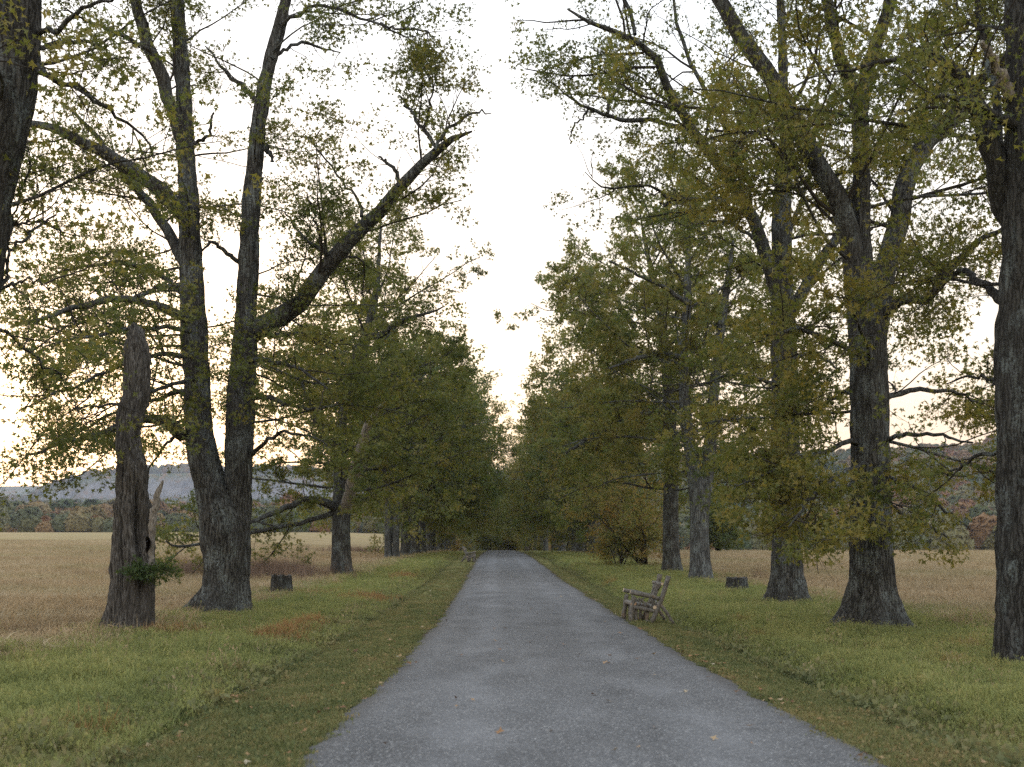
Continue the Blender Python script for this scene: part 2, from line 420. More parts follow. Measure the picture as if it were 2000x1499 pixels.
def near_tree(name, label, base_px, trunk, limbs, seed, autos=(), hires=True, mat='bark', leafm='leaf', dens=1.0, lsize=.12, nleaf=8,
              flare=.5, group='oaks lining the path', stems=(), sub=(1.5, 2.6, 5.0), top=None, thin=1.0, Y=None, lobes=5, extra_trunk=None, openz=0.0):
    rng = np.random.default_rng(seed)
    if Y is None: X0, Y = on_ground(*base_px)
    else: X0 = (base_px[0] - CX) * Y / F
    org = np.array([X0, Y, gz(X0, Y)])
    root = empty(name, org); tag(root, label, 'tree', group)
    tp = px_path(trunk, Y); tp[0, 2] = min(tp[0, 2], org[2] - .02)
    V, Q, Tf, q = trunk_mesh(tp, S=72 if hires else 40, dz=.065 if hires else .16, flare=flare, seed=seed, lobes=lobes, extra=extra_trunk, ridge=.045 if hires else .03)
    a = Acc(); a.add(V, Q, Tf); a.build('trunk', [M[mat]], root, org)
    for st, dy in stems:
        sp = px_path(st, Y, dy)
        V, Q, Tf, _ = trunk_mesh(sp, S=60 if hires else 32, dz=.075 if hires else .18, flare=0, seed=seed + 5, bury=0, ridge=.045 if hires else .03)
        a = Acc(); a.add(V, Q, Tf); a.build('stem', [M[mat]], root, org)
    LP, LR = [], []
    for lm in limbs:
        pts, dy = lm[0], lm[1]; opt = lm[2] if len(lm) > 2 else {}
        y0 = opt.get('y0', 0)
        wp = px_path(pts, Y + y0, dy)
        if not opt.get('end'):               # carry the limb on past its traced end
            pass
        if hires and 5 < pts[0][2] <= 10: wp[:, 3] *= .62          # low spray-bearing boughs are slender
        s = resample(wp, 16)
        s[1:-1, :3] += rng.normal(size=(14, 3)) * .025
        if s[0, 3] > .02:
            Vv, Qq = tubes(s[:, :3], s[:, 3], 12, .10); a = Acc(); a.add(Vv, Qq)
            a.build('limb', [M[opt.get('mat', mat)]], root, org)
        else:
            Vv, Qq = tubes(s[:, :3], np.maximum(s[:, 3], .006), 8); a = Acc(); a.add(Vv, Qq); a.build('limb', [M[mat]], root, org)
        if opt.get('bare'): continue
        s10 = resample(wp, 10); LP.append(s10[:, :3]); LR.append(np.maximum(s10[:, 3], .02))
    axis = q[:, :3]; rad = q[:, 3]
    for au in autos:
        ax = au.get('axis'); 
        if ax is not None:
            w_ = resample(px_path(ax, Y, au.get('dy', 0)), 20); axx, rx = w_[:, :3], w_[:, 3]
        else: axx, rx = axis, rad
        p, r = auto_limbs(axx, rx, au['n'], au['z0'], au['z1'], au['prof'], rng, au.get('el0', 5), au.get('el1', 55), azr=au.get('az'))
        if hires: r = r * .72
        LP += list(p); LR += list(r)
        a = Acc(); a.add(*tubes(p, r, 8, .06)); o = a.build('upper_limbs', [M[mat]], root, org)
    _, nf = crown(root, np.array(LP), np.array(LR), org, dens, lsize, nleaf, rng, True, leafm, sub=sub, thin=thin, fine=hires, openz=openz)
    print(name, 'Y=%.1f X=%.1f' % (Y, X0), 'leaf tris', nf)
    return root

# ------------------------------------------------------------------ ground, path, hills
def axis_pts(a, b, d0, grow, dmax):
    out = [a]; d = d0
    while out[-1] < b: out.append(out[-1] + d); d = min(d * grow, dmax)
    return np.array(out)
xs_r = axis_pts(0, 6500, .18, 1.032, 400); xs = np.concatenate([-xs_r[:0:-1], xs_r])
ys_f = axis_pts(4, 6900, .18, 1.025, 300); ys_b = -axis_pts(-4, 45, .3, 1.15, 8)[::-1]
ys = np.concatenate([ys_b[:-1], ys_f])
XX, YY = np.meshgrid(xs, ys)
ZZ = ground(XX, YY)
U = XX - path_cx(YY)
nx, ny = len(xs), len(ys)
i = np.arange(ny - 1)[:, None] * nx; j = np.arange(nx - 1)[None]
Q = np.stack([i + j, i + j + 1, i + nx + j + 1, i + nx + j], -1).reshape(-1, 4)

m = N('meadow_and_verge'); p = m.pos()
U_ = m.n('Attribute', attribute_name='across').outputs['Fac']
sx = m.n('SeparateXYZ', {0: p}).outputs
n_lo = m.noise(p, .35, 3); n_mid = m.noise(p, 1.6, 4); n_hi = m.noise(p, 14, 4, .7); n_vh = m.noise(m.scale(p, (1, .6, 1)), 60, 3, .7)
ed = m.math('ADD', U_, m.math('MULTIPLY', m.math('SUBTRACT', n_mid, .5), 2.2))
blade = m.math('ADD', m.math('MULTIPLY', n_hi, .6), m.math('MULTIPLY', n_vh, .4))
verge = m.ramp(m.math('ADD', m.math('MULTIPLY', n_mid, .55), m.math('MULTIPLY', blade, .45)),
               [(.32, (.08, .092, .038)), (.48, (.15, .150, .058)), (.60, (.22, .19, .08)), (.72, (.32, .22, .11))])
grass = m.ramp(m.math('ADD', m.math('MULTIPLY', n_lo, .45), m.math('MULTIPLY', blade, .55)),
               [(.32, (.10, .12, .045)), (.5, (.22, .225, .08)), (.64, (.32, .29, .11))])
str_n = m.noise(m.scale(p, (.35, 1.2, 1)), .22, 4, .6)
straw = m.ramp(m.math('ADD', m.math('MULTIPLY', str_n, .55), m.math('MULTIPLY', blade, .45)),
               [(.30, (.12, .095, .045)), (.46, (.225, .168, .085)), (.6, (.30, .23, .12)), (.74, (.35, .28, .16))])
wide = m.noise(m.scale(p, (.5, 1.6, 1)), .035, 3)
straw = m.mix(m.maprange(wide, .45, .68, 0, .55), straw, (.20, .185, .075))
soil = m.ramp(n_hi, [(.3, (.05, .040, .028)), (.7, (.12, .095, .065))])
tw = m.maprange(U_, -3.2, -2.9, 0, 1); inner = m.math('MULTIPLY', m.maprange(U_, -4.0, -3.4), m.maprange(U_, 3.2, 2.9))
c = m.mix(m.math('MULTIPLY', m.maprange(ed, -4.4, -3.6), m.maprange(ed, 3.9, 3.3)), grass, verge)
sl = m.maprange(ed, -7.6, -9.0); sr = m.maprange(ed, 9.2, 10.8)
c = m.mix(m.math('MAXIMUM', sl, sr), c, straw)
edge = m.math('MULTIPLY', m.maprange(m.math('ABSOLUTE', U_), 2.35, 2.0), 1.0)
c = m.mix(edge, c, soil)
mg = m.pbr(c, .95, m.bump(blade, .8, .05), .05)
gme = mesh_np('ground', np.stack([XX, YY, ZZ], -1).reshape(-1, 3), [Q], [mg], True, {'across': ('POINT', 'FLOAT', U.astype(np.float32).ravel())})
tag(link('ground', gme), kind='structure')

# gravel path: a thin sheet with ragged edges
py_ = np.concatenate([np.arange(-20, 4, .5), axis_pts(4, 290, .07, 1.006, 1.2)])
pu = np.linspace(-1, 1, 33)
hw = 2.02 + .10 * (1 - sstep(py_, 7, 16))
Lw = hw + .16 * (fbm(py_ * .5, py_ * 0 + 3, seed=31, o=4) - .5) * 1.2 + .05 * (vnoise(py_ * 5, py_ * 0, seed=7) - .5) + .08 * (vnoise(py_ * 12, py_ * 0, seed=8) - .5)
Rw = hw + .16 * (fbm(py_ * .5, py_ * 0 + 9, seed=37, o=4) - .5) * 1.2 + .05 * (vnoise(py_ * 5, py_ * 0, seed=17) - .5) + .08 * (vnoise(py_ * 12, py_ * 0, seed=18) - .5)
PX = path_cx(py_)[:, None] + np.where(pu[None] < 0, pu[None] * Lw[:, None], pu[None] * Rw[:, None])
PY = np.repeat(py_[:, None], 33, 1)
PZ = ground(PX, PY) + .03 + .03 * (1 - pu[None] ** 2) - .026 * (np.abs(pu[None]) > .97)
i = np.arange(len(py_) - 1)[:, None] * 33; j = np.arange(32)[None]
Qp = np.stack([i + j, i + j + 1, i + 34 + j, i + 33 + j], -1).reshape(-1, 4)
m = N('crushed_stone'); p = m.pos()
g1 = m.noise(p, 110, 2, .6); g2 = m.noise(p, 34, 4, .7); g3 = m.noise(m.scale(p, (1, .5, 1)), 1.1, 5, .65); g4 = m.noise(m.scale(p, (1.0, .12, 1)), 1.6, 3)
vo = m.n('TexVoronoi', {'Vector': p, 'Scale': 80.0}, feature='F1')
f = m.math('ADD', m.math('ADD', m.math('MULTIPLY', g1, .35), m.math('MULTIPLY', g2, .35)), m.math('MULTIPLY', g3, .30))
c = m.ramp(f, [(.36, (.033, .033, .034)), (.46, (.099, .100, .103)), (.56, (.152, .153, .159)), (.70, (.30, .30, .305))])
sp = m.n('SeparateColor', {0: vo.outputs['Color']}).outputs[0]
c = m.mix(m.maprange(sp, .90, .97, 0, .6), c, (.48, .47, .46)); c = m.mix(m.maprange(sp, .10, .04, 0, .7), c, (.05, .05, .05))
c = m.mix(m.maprange(g4, .5, .66, 0, .2), c, (.12, .12, .125))
au = m.n('Attribute', attribute_name='rim').outputs['Fac']
trk = m.math('MULTIPLY', m.math('MULTIPLY', m.maprange(au, .25, .42), m.maprange(au, .68, .5)), m.maprange(g3, .3, .6, .3, 1))
c = m.mix(m.math('MULTIPLY', trk, .28), c, (.235, .238, .25))
pua = m.n('Attribute', attribute_name='rim').outputs['Fac']
rimn = m.math('ADD', pua, m.math('MULTIPLY', m.math('SUBTRACT', g3, .5), .35))
c = m.mix(m.maprange(rimn, .84, 1.0, 0, .75), c, (.085, .080, .076))
mp = m.pbr(c, .92, m.bump(m.math('ADD', g1, m.math('MULTIPLY', g2, .8)), .55, .02), .15)
pme = mesh_np('gravel_path', np.stack([PX, PY, PZ], -1).reshape(-1, 3), [Qp], [mp], True, {'rim': ('POINT', 'FLOAT', np.repeat(np.abs(pu)[None], len(py_), 0).astype(np.float32).ravel())})
tag(link('gravel_path', pme), kind='structure')

# hills
def hill(name, xs_, ys_, fz, mat):
    X, Y = np.meshgrid(xs_, ys_); Z = fz(X, Y); n = len(xs_)
    i = np.arange(len(ys_) - 1)[:, None] * n; j = np.arange(n - 1)[None]
    Q = np.stack([i + j, i + j + 1, i + n + j + 1, i + n + j], -1).reshape(-1, 4)
    return tag(link(name, mesh_np(name, np.stack([X, Y, Z], -1).reshape(-1, 3), [Q], [mat], True)), kind='structure')
def hillmat(name, cliff=False):
    m = N(name); p = m.pos()
    n1 = m.noise(p, .012, 5, .7); n2 = m.noise(p, .07, 4, .7)
    c = m.ramp(m.math('ADD', m.math('MULTIPLY', n1, .4), m.math('MULTIPLY', n2, .6)),
               [(.36, (.035, .05, .03)), (.5, (.09, .095, .045)), (.58, (.17, .10, .05)), (.68, (.22, .11, .06))])
    if cliff:
        nz = m.n('SeparateXYZ', {0: m.n('NewGeometry').outputs['Normal']}).outputs[2]
        rock = m.ramp(m.noise(m.scale(p, (1, 1, .12)), .035, 5, .75), [(.35, (.07, .07, .075)), (.5, (.16, .155, .16)), (.7, (.26, .25, .25))])
        c = m.mix(m.maprange(m.math('ADD', nz, m.math('MULTIPLY', m.math('SUBTRACT', n2, .5), .5)), .72, .5), c, rock)
    return m.pbr(c, 1, None, 0)
HM, HC = hillmat('wooded_hill'), hillmat('cliff_ridge', True)
# long ridge with a cliff band, about 2.8 km off on the left
def ridge_z(X, Y):
    px = CX + X / 2800 * F                       # where along the ridge
    crest = np.interp(px, [-900, 40, 75, 100, 130, 180, 235, 330, 450, 560, 800, 1100, 1600],
                      [80, 92, 104, 122, 146, 158, 168, 173, 172, 170, 150, 130, 100]) + 6 * (fbm(X * .01, Y * .01, seed=41) - .5)
    u = (Y - 2500) / 300.0
    prof = .46 * sstep(u, -1.6, .5) + .46 * sstep(u + .35 * (fbm(X * .006, X * 0, seed=55) - .5), .55, .80) + .08 * sstep(u, .8, 1.4)
    back = 1 - .6 * sstep(u, 2.0, 6)
    return -12 + (crest + 12) * prof * back + 8 * (fbm(X * .012, Y * .012, seed=61) - .5) * sstep(u, -1.5, -.5)
hill('ridge', np.arange(-3300, 900, 20.), np.concatenate([np.arange(2000, 2600, 40.), np.arange(2600, 2800, 6.), np.arange(2800, 4400, 80.)]), ridge_z, HC)
def far_z(X, Y):
    u = (Y - 4600) / 500.0
    return -12 + (245 + 50 * (fbm(X * .0012, X * 0 + 4, seed=71) - .5)) * sstep(u, -1, .6) + 10 * (fbm(X * .006, Y * .006, seed=73) - .5)
hill('far_ridge', np.arange(-4800, 4800, 60.), np.arange(4000, 5600, 60.), far_z, HM)
# wooded slope rising behind the right-hand field
def slope_r(X, Y):
    crest = np.interp(X / Y, [-.2, 0, .18, .3, .4, .46, .6, .9], [34, 50, 68, 70, 76, 90, 104, 106])
    return -10 + (crest + 10) * sstep(Y, 380, 1150) * (1 - .3 * sstep(Y, 1300, 1800)) + 6 * (fbm(X * .01, Y * .01, seed=81) - .5)
hill('hillside', np.arange(-100, 1500, 16.), np.arange(330, 1900, 16.), slope_r, HM)
# low wooded rise behind the left-hand field
def slope_l(X, Y):
    return -9 + (27 + 14 * (fbm(X * .004, Y * .004, seed=91) - .5)) * sstep(Y, 420, 1250) + 3 * (fbm(X * .02, Y * .02, seed=92) - .5)
hill('wooded_rise', np.arange(-1300, 150, 16.), np.arange(380, 1700, 16.), slope_l, HM)

# ------------------------------------------------------------------ geometry-node scatter
def scatter(name, protos, pos, rot, scl, idx, kind='stuff', label=None):
    me = mesh_np(name, pos, [], (), False, {'rot': ('POINT', 'FLOAT_VECTOR', np.asarray(rot, np.float32)), 'scl': ('POINT', 'FLOAT_VECTOR', np.asarray(scl, np.float32))})
    a = me.attributes.new('idx', 'INT', 'POINT'); a.data.foreach_set('value', np.asarray(idx, np.int32))
    o = link(name, me); o['kind'] = kind
    c = bpy.data.collections.new(name + '_shapes')
    for k, pm in enumerate(protos):
        po = bpy.data.objects.new('%s_shape_%02d' % (name, k), pm); c.objects.link(po)
    g = bpy.data.node_groups.new(name + '_nodes', 'GeometryNodeTree')
    g.interface.new_socket('Geometry', in_out='INPUT', socket_type='NodeSocketGeometry')
    g.interface.new_socket('Geometry', in_out='OUTPUT', socket_type='NodeSocketGeometry')
    n = g.nodes; gi = n.new('NodeGroupInput'); go = n.new('NodeGroupOutput')
    ci = n.new('GeometryNodeCollectionInfo'); ci.inputs['Collection'].default_value = c; ci.inputs['Separate Children'].default_value = True; ci.inputs['Reset Children'].default_value = True
    ip = n.new('GeometryNodeInstanceOnPoints'); ip.inputs['Pick Instance'].default_value = True
    def at(nm, t):
        a = n.new('GeometryNodeInputNamedAttribute'); a.data_type = t; a.inputs['Name'].default_value = nm; return a.outputs['Attribute']
    g.links.new(gi.outputs[0], ip.inputs['Points']); g.links.new(ci.outputs[0], ip.inputs['Instance'])
    g.links.new(at('idx', 'INT'), ip.inputs['Instance Index'])
    e2r = n.new('FunctionNodeEulerToRotation'); g.links.new(at('rot', 'FLOAT_VECTOR'), e2r.inputs[0]); g.links.new(e2r.outputs[0], ip.inputs['Rotation'])
    g.links.new(at('scl', 'FLOAT_VECTOR'), ip.inputs['Scale']); g.links.new(ip.outputs[0], go.inputs[0])
    md = o.modifiers.new('scatter', 'NODES'); md.node_group = g
    return o

# far woods: rough crowns of many small leaf tufts
def blob_mesh(name, mat, n, seed, tall=1.0, cone=False):
    r = np.random.default_rng(seed)
    d = unit(r.normal(size=(n, 3))); d[:, 2] = np.abs(d[:, 2]) * 1.2 - .25; d = unit(d)
    lump = .72 + .5 * fbm(d[:, 0] * 2.2 + seed, d[:, 1] * 2.2, d[:, 2] * 2.2, seed, 3)
    rad = lump * (.85 + .15 * r.random(n))
    c = d * rad[:, None] * np.array([.5, .5, .5 * tall]) + np.array([0, 0, .45 * tall])
    if cone: h = r.random(n) ** .7; a = r.random(n) * 6.28; q = (1 - h) * .28 * (.7 + .5 * r.random(n)); c = np.stack([q * np.cos(a), q * np.sin(a), h * .95], 1)
    conh = 1.0
    nr = unit(d * 1.1 + r.normal(size=(n, 3)) * .5); t = unit(np.cross(nr, r.normal(size=(n, 3)))); b = np.cross(nr, t)
    s = .075 * (.6 + .8 * r.random(n))[:, None]
    V = np.stack([c + s * t, c - .5 * s * t + .87 * s * b, c - .5 * s * t - .87 * s * b, c - s * .4 * t - s * .3 * b], 1)
    Fc = (np.arange(n) * 4)[:, None] + np.array([[0, 1, 2]])
    return mesh_np(name, V.reshape(-1, 3), [Fc], [mat], False)
def wood_leaf(name, cols):
    m = N(name); r = m.n('ObjectInfo').outputs['Random']; big = m.noise(m.pos(), .006, 2)
    f = m.math('ADD', m.math('MULTIPLY', r, .75), m.math('MULTIPLY', m.math('SUBTRACT', big, .4), 1.1))
    c = m.ramp(f, cols)
    return m.leafy(c, .2)
wl = wood_leaf('autumn_wood', [(.0, (.05, .075, .03)), (.32, (.085, .105, .04)), (.5, (.17, .145, .055)), (.66, (.22, .145, .065)), (.86, (.255, .12, .055)), (1.0, (.24, .155, .07))])
wg = wood_leaf('grey_green_wood', [(.0, (.075, .09, .05)), (.4, (.13, .14, .07)), (.7, (.20, .18, .08)), (1.0, (.30, .17, .08))])
wd = wood_leaf('dark_conifer', [(.0, (.025, .04, .022)), (1.0, (.04, .06, .03))])
blobs = [blob_mesh('crown_a', wl, 1500, 1), blob_mesh('crown_b', wl, 1500, 2, 1.15), blob_mesh('crown_c', wg, 1500, 3), blob_mesh('crown_d', wg, 1500, 4, 1.2), blob_mesh('crown_e', wd, 1100, 5, 1, True)]
def wood(name, n, X0, X1, Y0, Y1, fz, size, seed, probs, ymode=1.0, spread=.0):
    r = np.random.default_rng(seed)
    Y = Y0 + (Y1 - Y0) * r.random(n) ** ymode; X = X0 + (X1 - X0) * r.random(n)
    s = size * (.65 + .7 * r.random(n)); z = np.maximum(fz(X, Y), -9) - .15 * s
    idx = r.choice(5, n, p=probs)
    rot = np.stack([r.normal(size=n) * .08, r.normal(size=n) * .08, r.random(n) * 6.28], 1)
    return scatter(name, blobs, np.stack([X, Y, z], 1), rot, np.stack([s, s, s * (.9 + .3 * r.random(n))], 1), idx)
Lz = lambda X, Y: np.maximum(slope_l(X, Y), ground(X, Y))
Rz = lambda X, Y: np.maximum(slope_r(X, Y), ground(X, Y))
wood('forest_on_left_rise', 9000, -800, 120, 560, 1500, Lz, 15, 11, [.34, .35, .14, .145, .025], 1.2)
wood('field_edge_thicket', 1500, -420, -20, 400, 560, lambda X, Y: ground(X, Y) - 1.5, 8, 12, [.13, .13, .37, .365, .005])
wood('forest_on_right_hillside', 15000, -60, 1100, 430, 1350, Rz, 12, 13, [.28, .28, .22, .215, .005], 1.1)
wood('right_field_edge_thicket', 900, 10, 330, 330, 470, lambda X, Y: ground(X, Y) - .3, 11, 14, [.12, .12, .36, .36, .04])
wood('forest_on_ridge', 9000, -2600, 600, 1950, 2640, lambda X, Y: ridge_z(X, Y), 19, 15, [.25, .2, .25, .25, .05])
wood('forest_on_ridge_top', 3500, -2200, 500, 2745, 2960, lambda X, Y: ridge_z(X, Y), 15, 16, [.25, .2, .25, .2, .10])

# ------------------------------------------------------------------ the oaks near the camera, limbs traced one by one
G = 'oaks lining the path'
bell = lambda a, b, c: (lambda u: a + (b - a) * math.sin(min(1, u * 1.6) * PI / 2) - (b - c) * max(0, u - .55) / .45)
ALL = (-PI, PI)

# big oak on the right, second from the frame edge
near_tree('oak_tree', 'tall oak with flared grey foot and low drooping sprays, second from right frame edge', (1702, 1226),
    [(1702, 1226, 46), (1703, 1150, 40), (1702, 1000, 38), (1700, 880, 37), (1698, 760, 36), (1694, 650, 37), (1690, 590, 34), (1686, 520, 20), (1681, 440, 17), (1682, 300, 16), (1680, 200, 15),
     (1700, 120, 13), (1735, 20, 12), (1760, -120, 10), (1770, -320, 6), (1775, -480, 3)],
    [([(1686, 660, 26), (1672, 560, 24), (1661, 467, 21), (1643, 397, 19), (1601, 327, 18), (1554, 229, 17), (1493, 135, 16), (1440, 60, 15), (1400, 0, 14), (1350, -110, 11), (1300, -240, 7), (1270, -330, 3)], -1.0),
     ([(1708, 660, 24), (1727, 537, 22), (1750, 450, 20), (1760, 400, 20), (1769, 322, 19), (1811, 280, 18), (1858, 233, 16), (1890, 187, 14), (1950, 130, 11), (2010, 60, 9), (2080, -60, 6)], 1.6),
     ([(1682, 230, 13), (1660, 160, 13), (1640, 110, 12), (1620, 30, 11), (1600, -90, 9), (1570, -260, 5)], -1.5),
     ([(1715, 640, 13), (1745, 588, 11), (1820, 584, 9), (1848, 528, 8), (1890, 486, 7), (1945, 455, 5), (2000, 420, 3)], -2.0),
     ([(1690, 860, 10), (1650, 870, 8), (1590, 890, 7), (1530, 915, 5), (1480, 935, 4), (1440, 950, 2)], -2.6),
     ([(1690, 935, 9), (1640, 960, 7), (1590, 965, 6), (1555, 975, 4), (1525, 985, 2)], -2.2),
     ([(1700, 900, 9), (1655, 920, 7), (1610, 950, 5), (1570, 990, 4), (1540, 1030, 2)], -4.2),
     ([(1715, 930, 9), (1760, 940, 7), (1810, 965, 6), (1850, 1000, 4), (1895, 1035, 2)], -1.6),
     ([(1712, 975, 8), (1760, 1000, 6), (1800, 1020, 4), (1850, 1050, 3)], 1.2),
     ([(1712, 860, 9), (1770, 850, 7), (1840, 850, 5), (1900, 865, 3)], -2.0),
     ([(1710, 780, 10), (1790, 760, 8), (1860, 765, 5), (1920, 790, 3)], 2.4),
     ([(1688, 760, 9), (1640, 770, 7), (1590, 800, 5), (1540, 820, 3)], 2.4),
     ([(1690, 700, 9), (1620, 660, 7), (1560, 640, 6), (1490, 660, 3)], -3.0)],
    seed=101, autos=[dict(n=16, z0=3.2, z1=17.5, prof=bell(4.2, 5.2, 1.8), el0=-5, el1=60)], dens=1.85, thin=1.35, openz=1.0, flare=.95, lsize=.115, nleaf=14)

# slimmer oak behind it
near_tree('oak_tree', 'slim straight oak with lichened foot, its long crooked limbs reaching left over the path', (1541, 1178),
    [(1541, 1178, 33), (1538, 1100, 28), (1535, 950, 27), (1534, 800, 27), (1531, 700, 25), (1528, 600, 22), (1527, 450, 20), (1529, 350, 16), (1535, 257, 11), (1530, 150, 9), (1525, 20, 8), (1520, -150, 5), (1518, -300, 2)],
    [([(1526, 620, 15), (1510, 540, 14), (1490, 470, 13), (1470, 425, 12), (1456, 396, 12), (1430, 360, 11), (1400, 316, 10), (1376, 280, 10), (1350, 262, 10), (1330, 235, 9), (1320, 215, 9), (1314, 180, 9), (1300, 140, 8), (1280, 108, 8), (1260, 85, 7), (1240, 68, 6), (1200, 64, 5), (1168, 58, 4), (1140, 36, 4), (1108, 18, 2)], -2.2),
     ([(1340, 257, 8), (1312, 245, 7), (1288, 233, 7), (1256, 232, 7), (1220, 238, 7), (1192, 232, 6), (1176, 220, 6), (1148, 216, 5), (1120, 196, 3), (1095, 180, 2), (1072, 160, 1.2)], -1.2, dict(y0=-1.3)),
     ([(1186, 222, 3), (1192, 196, 3), (1208, 176, 2.5), (1228, 152, 1.5)], .4, dict(y0=-2)),
     ([(1148, 214, 2.4), (1134, 236, 2), (1117, 255, 1.6), (1115, 282, 1)], .2, dict(y0=-2.4, bare=True)),
     ([(1240, 68, 4), (1237, 45, 4), (1225, 15, 4), (1212, -30, 3), (1200, -90, 2)], .6, dict(y0=-2)),
     ([(1458, 400, 9), (1430, 388, 8), (1376, 386, 7), (1320, 388, 6), (1308, 398, 5), (1300, 388, 5), (1280, 362, 4), (1250, 357, 4), (1225, 366, 4), (1198, 370, 3), (1170, 364, 3), (1155, 360, 2), (1142, 336, 1.2)], -1.4, dict(y0=-.9)),
     ([(1308, 396, 4), (1300, 404, 3), (1288, 396, 1.5)], 0, dict(y0=-1.6, bare=True)),
     ([(1450, 385, 9), (1447, 340, 9), (1436, 298, 8), (1431, 272, 8), (1419, 255, 8), (1404, 228, 8), (1388, 196, 7), (1372, 168, 7), (1352, 140, 7), (1337, 112, 6), (1328, 76, 6), (1320, 32, 5), (1317, -10, 5), (1300, -110, 3), (1290, -200, 1.5)], 1.2, dict(y0=-.8)),
     ([(1378, 283, 6), (1395, 266, 4), (1412, 268, 3), (1440, 262, 1.5)], .6, dict(y0=-1)),
     ([(1538, 625, 12), (1559, 584, 12), (1590, 530, 11), (1629, 472, 10), (1660, 420, 8), (1680, 330, 6), (1690, 200, 3)], 1.0),
     ([(1526, 560, 9), (1500, 500, 8), (1480, 470, 7), (1440, 440, 5), (1400, 430, 4), (1350, 440, 2)], 2.5),
     ([(1530, 480, 8), (1570, 380, 7), (1590, 280, 6), (1600, 180, 4), (1600, 60, 2)], 2.0),
     ([(1530, 840, 8), (1490, 850, 6), (1450, 825, 5), (1410, 820, 4), (1370, 840, 2)], -1.0),
     ([(1530, 760, 8), (1480, 740, 6), (1430, 730, 5), (1370, 750, 3)], -3.5),
     ([(1530, 900, 7), (1490, 915, 5), (1450, 940, 3), (1420, 970, 2)], -2.0),
     ([(1540, 700, 8), (1590, 690, 6), (1640, 720, 3)], -3.0)],
    seed=102, autos=[dict(n=13, z0=4.0, z1=18.5, prof=bell(4.2, 5.0, 1.6), el0=0, el1=60)], dens=1.0, flare=.7, sub=(1.5, 2.8, 4.6), thin=.75, openz=.8, lsize=.112, nleaf=13)

# oak at the right frame edge
near_tree('oak_tree', 'nearest oak on the right, its thick trunk cut by the frame edge', (2002, 1300),
    [(2002, 1300, 50), (2002, 1200, 50), (2002, 1050, 50), (2001, 900, 50), (2002, 740, 56), (2003, 690, 58), (2004, 600, 50), (2005, 480, 46), (2006, 380, 40), (2005, 200, 38), (2003, 0, 36), (2000, -200, 30), (1995, -420, 20), (1990, -620, 9)],
    [([(1985, 480, 26), (1966, 400, 23), (1948, 340, 21), (1938, 300, 19), (1924, 250, 19), (1902, 205, 18), (1886, 165, 16), (1876, 135, 12), (1858, 116, 7), (1839, 107, 6), (1797, 105, 5), (1746, 119, 4), (1708, 126, 4), (1660, 134, 3), (1624, 140, 1.5)], -.8, dict(y0=.3)),
     ([(2000, 215, 12), (1965, 165, 11), (1945, 130, 9), (1928, 100, 7), (1917, 82, 4)], -.5, dict(mat='palewood', bare=True)),
     ([(1990, 250, 12), (1930, 215, 8), (1880, 190, 6), (1830, 190, 3)], -2.2),
     ([(1985, 620, 12), (1930, 560, 8), (1880, 530, 6), (1830, 540, 3)], 2.2),
     ([(1990, 880, 9), (1940, 880, 7), (1890, 900, 5), (1850, 930, 3)], 1.8),
     ([(1990, 780, 9), (1940, 740, 6), (1890, 735, 4), (1850, 750, 2)], 1.2),
     ([(1995, 440, 14), (1960, 330, 9), (1930, 120, 7), (1900, -60, 4)], 1.5)],
    seed=103, autos=[dict(n=16, z0=4.5, z1=14.0, prof=bell(3.2, 4.6, 2.0), el0=5, el1=60)], dens=2.2, flare=.30, sub=(1.5, 2.8, 5.0), thin=1.3, openz=.9, mat='bark_dark', lsize=.092, nleaf=10)

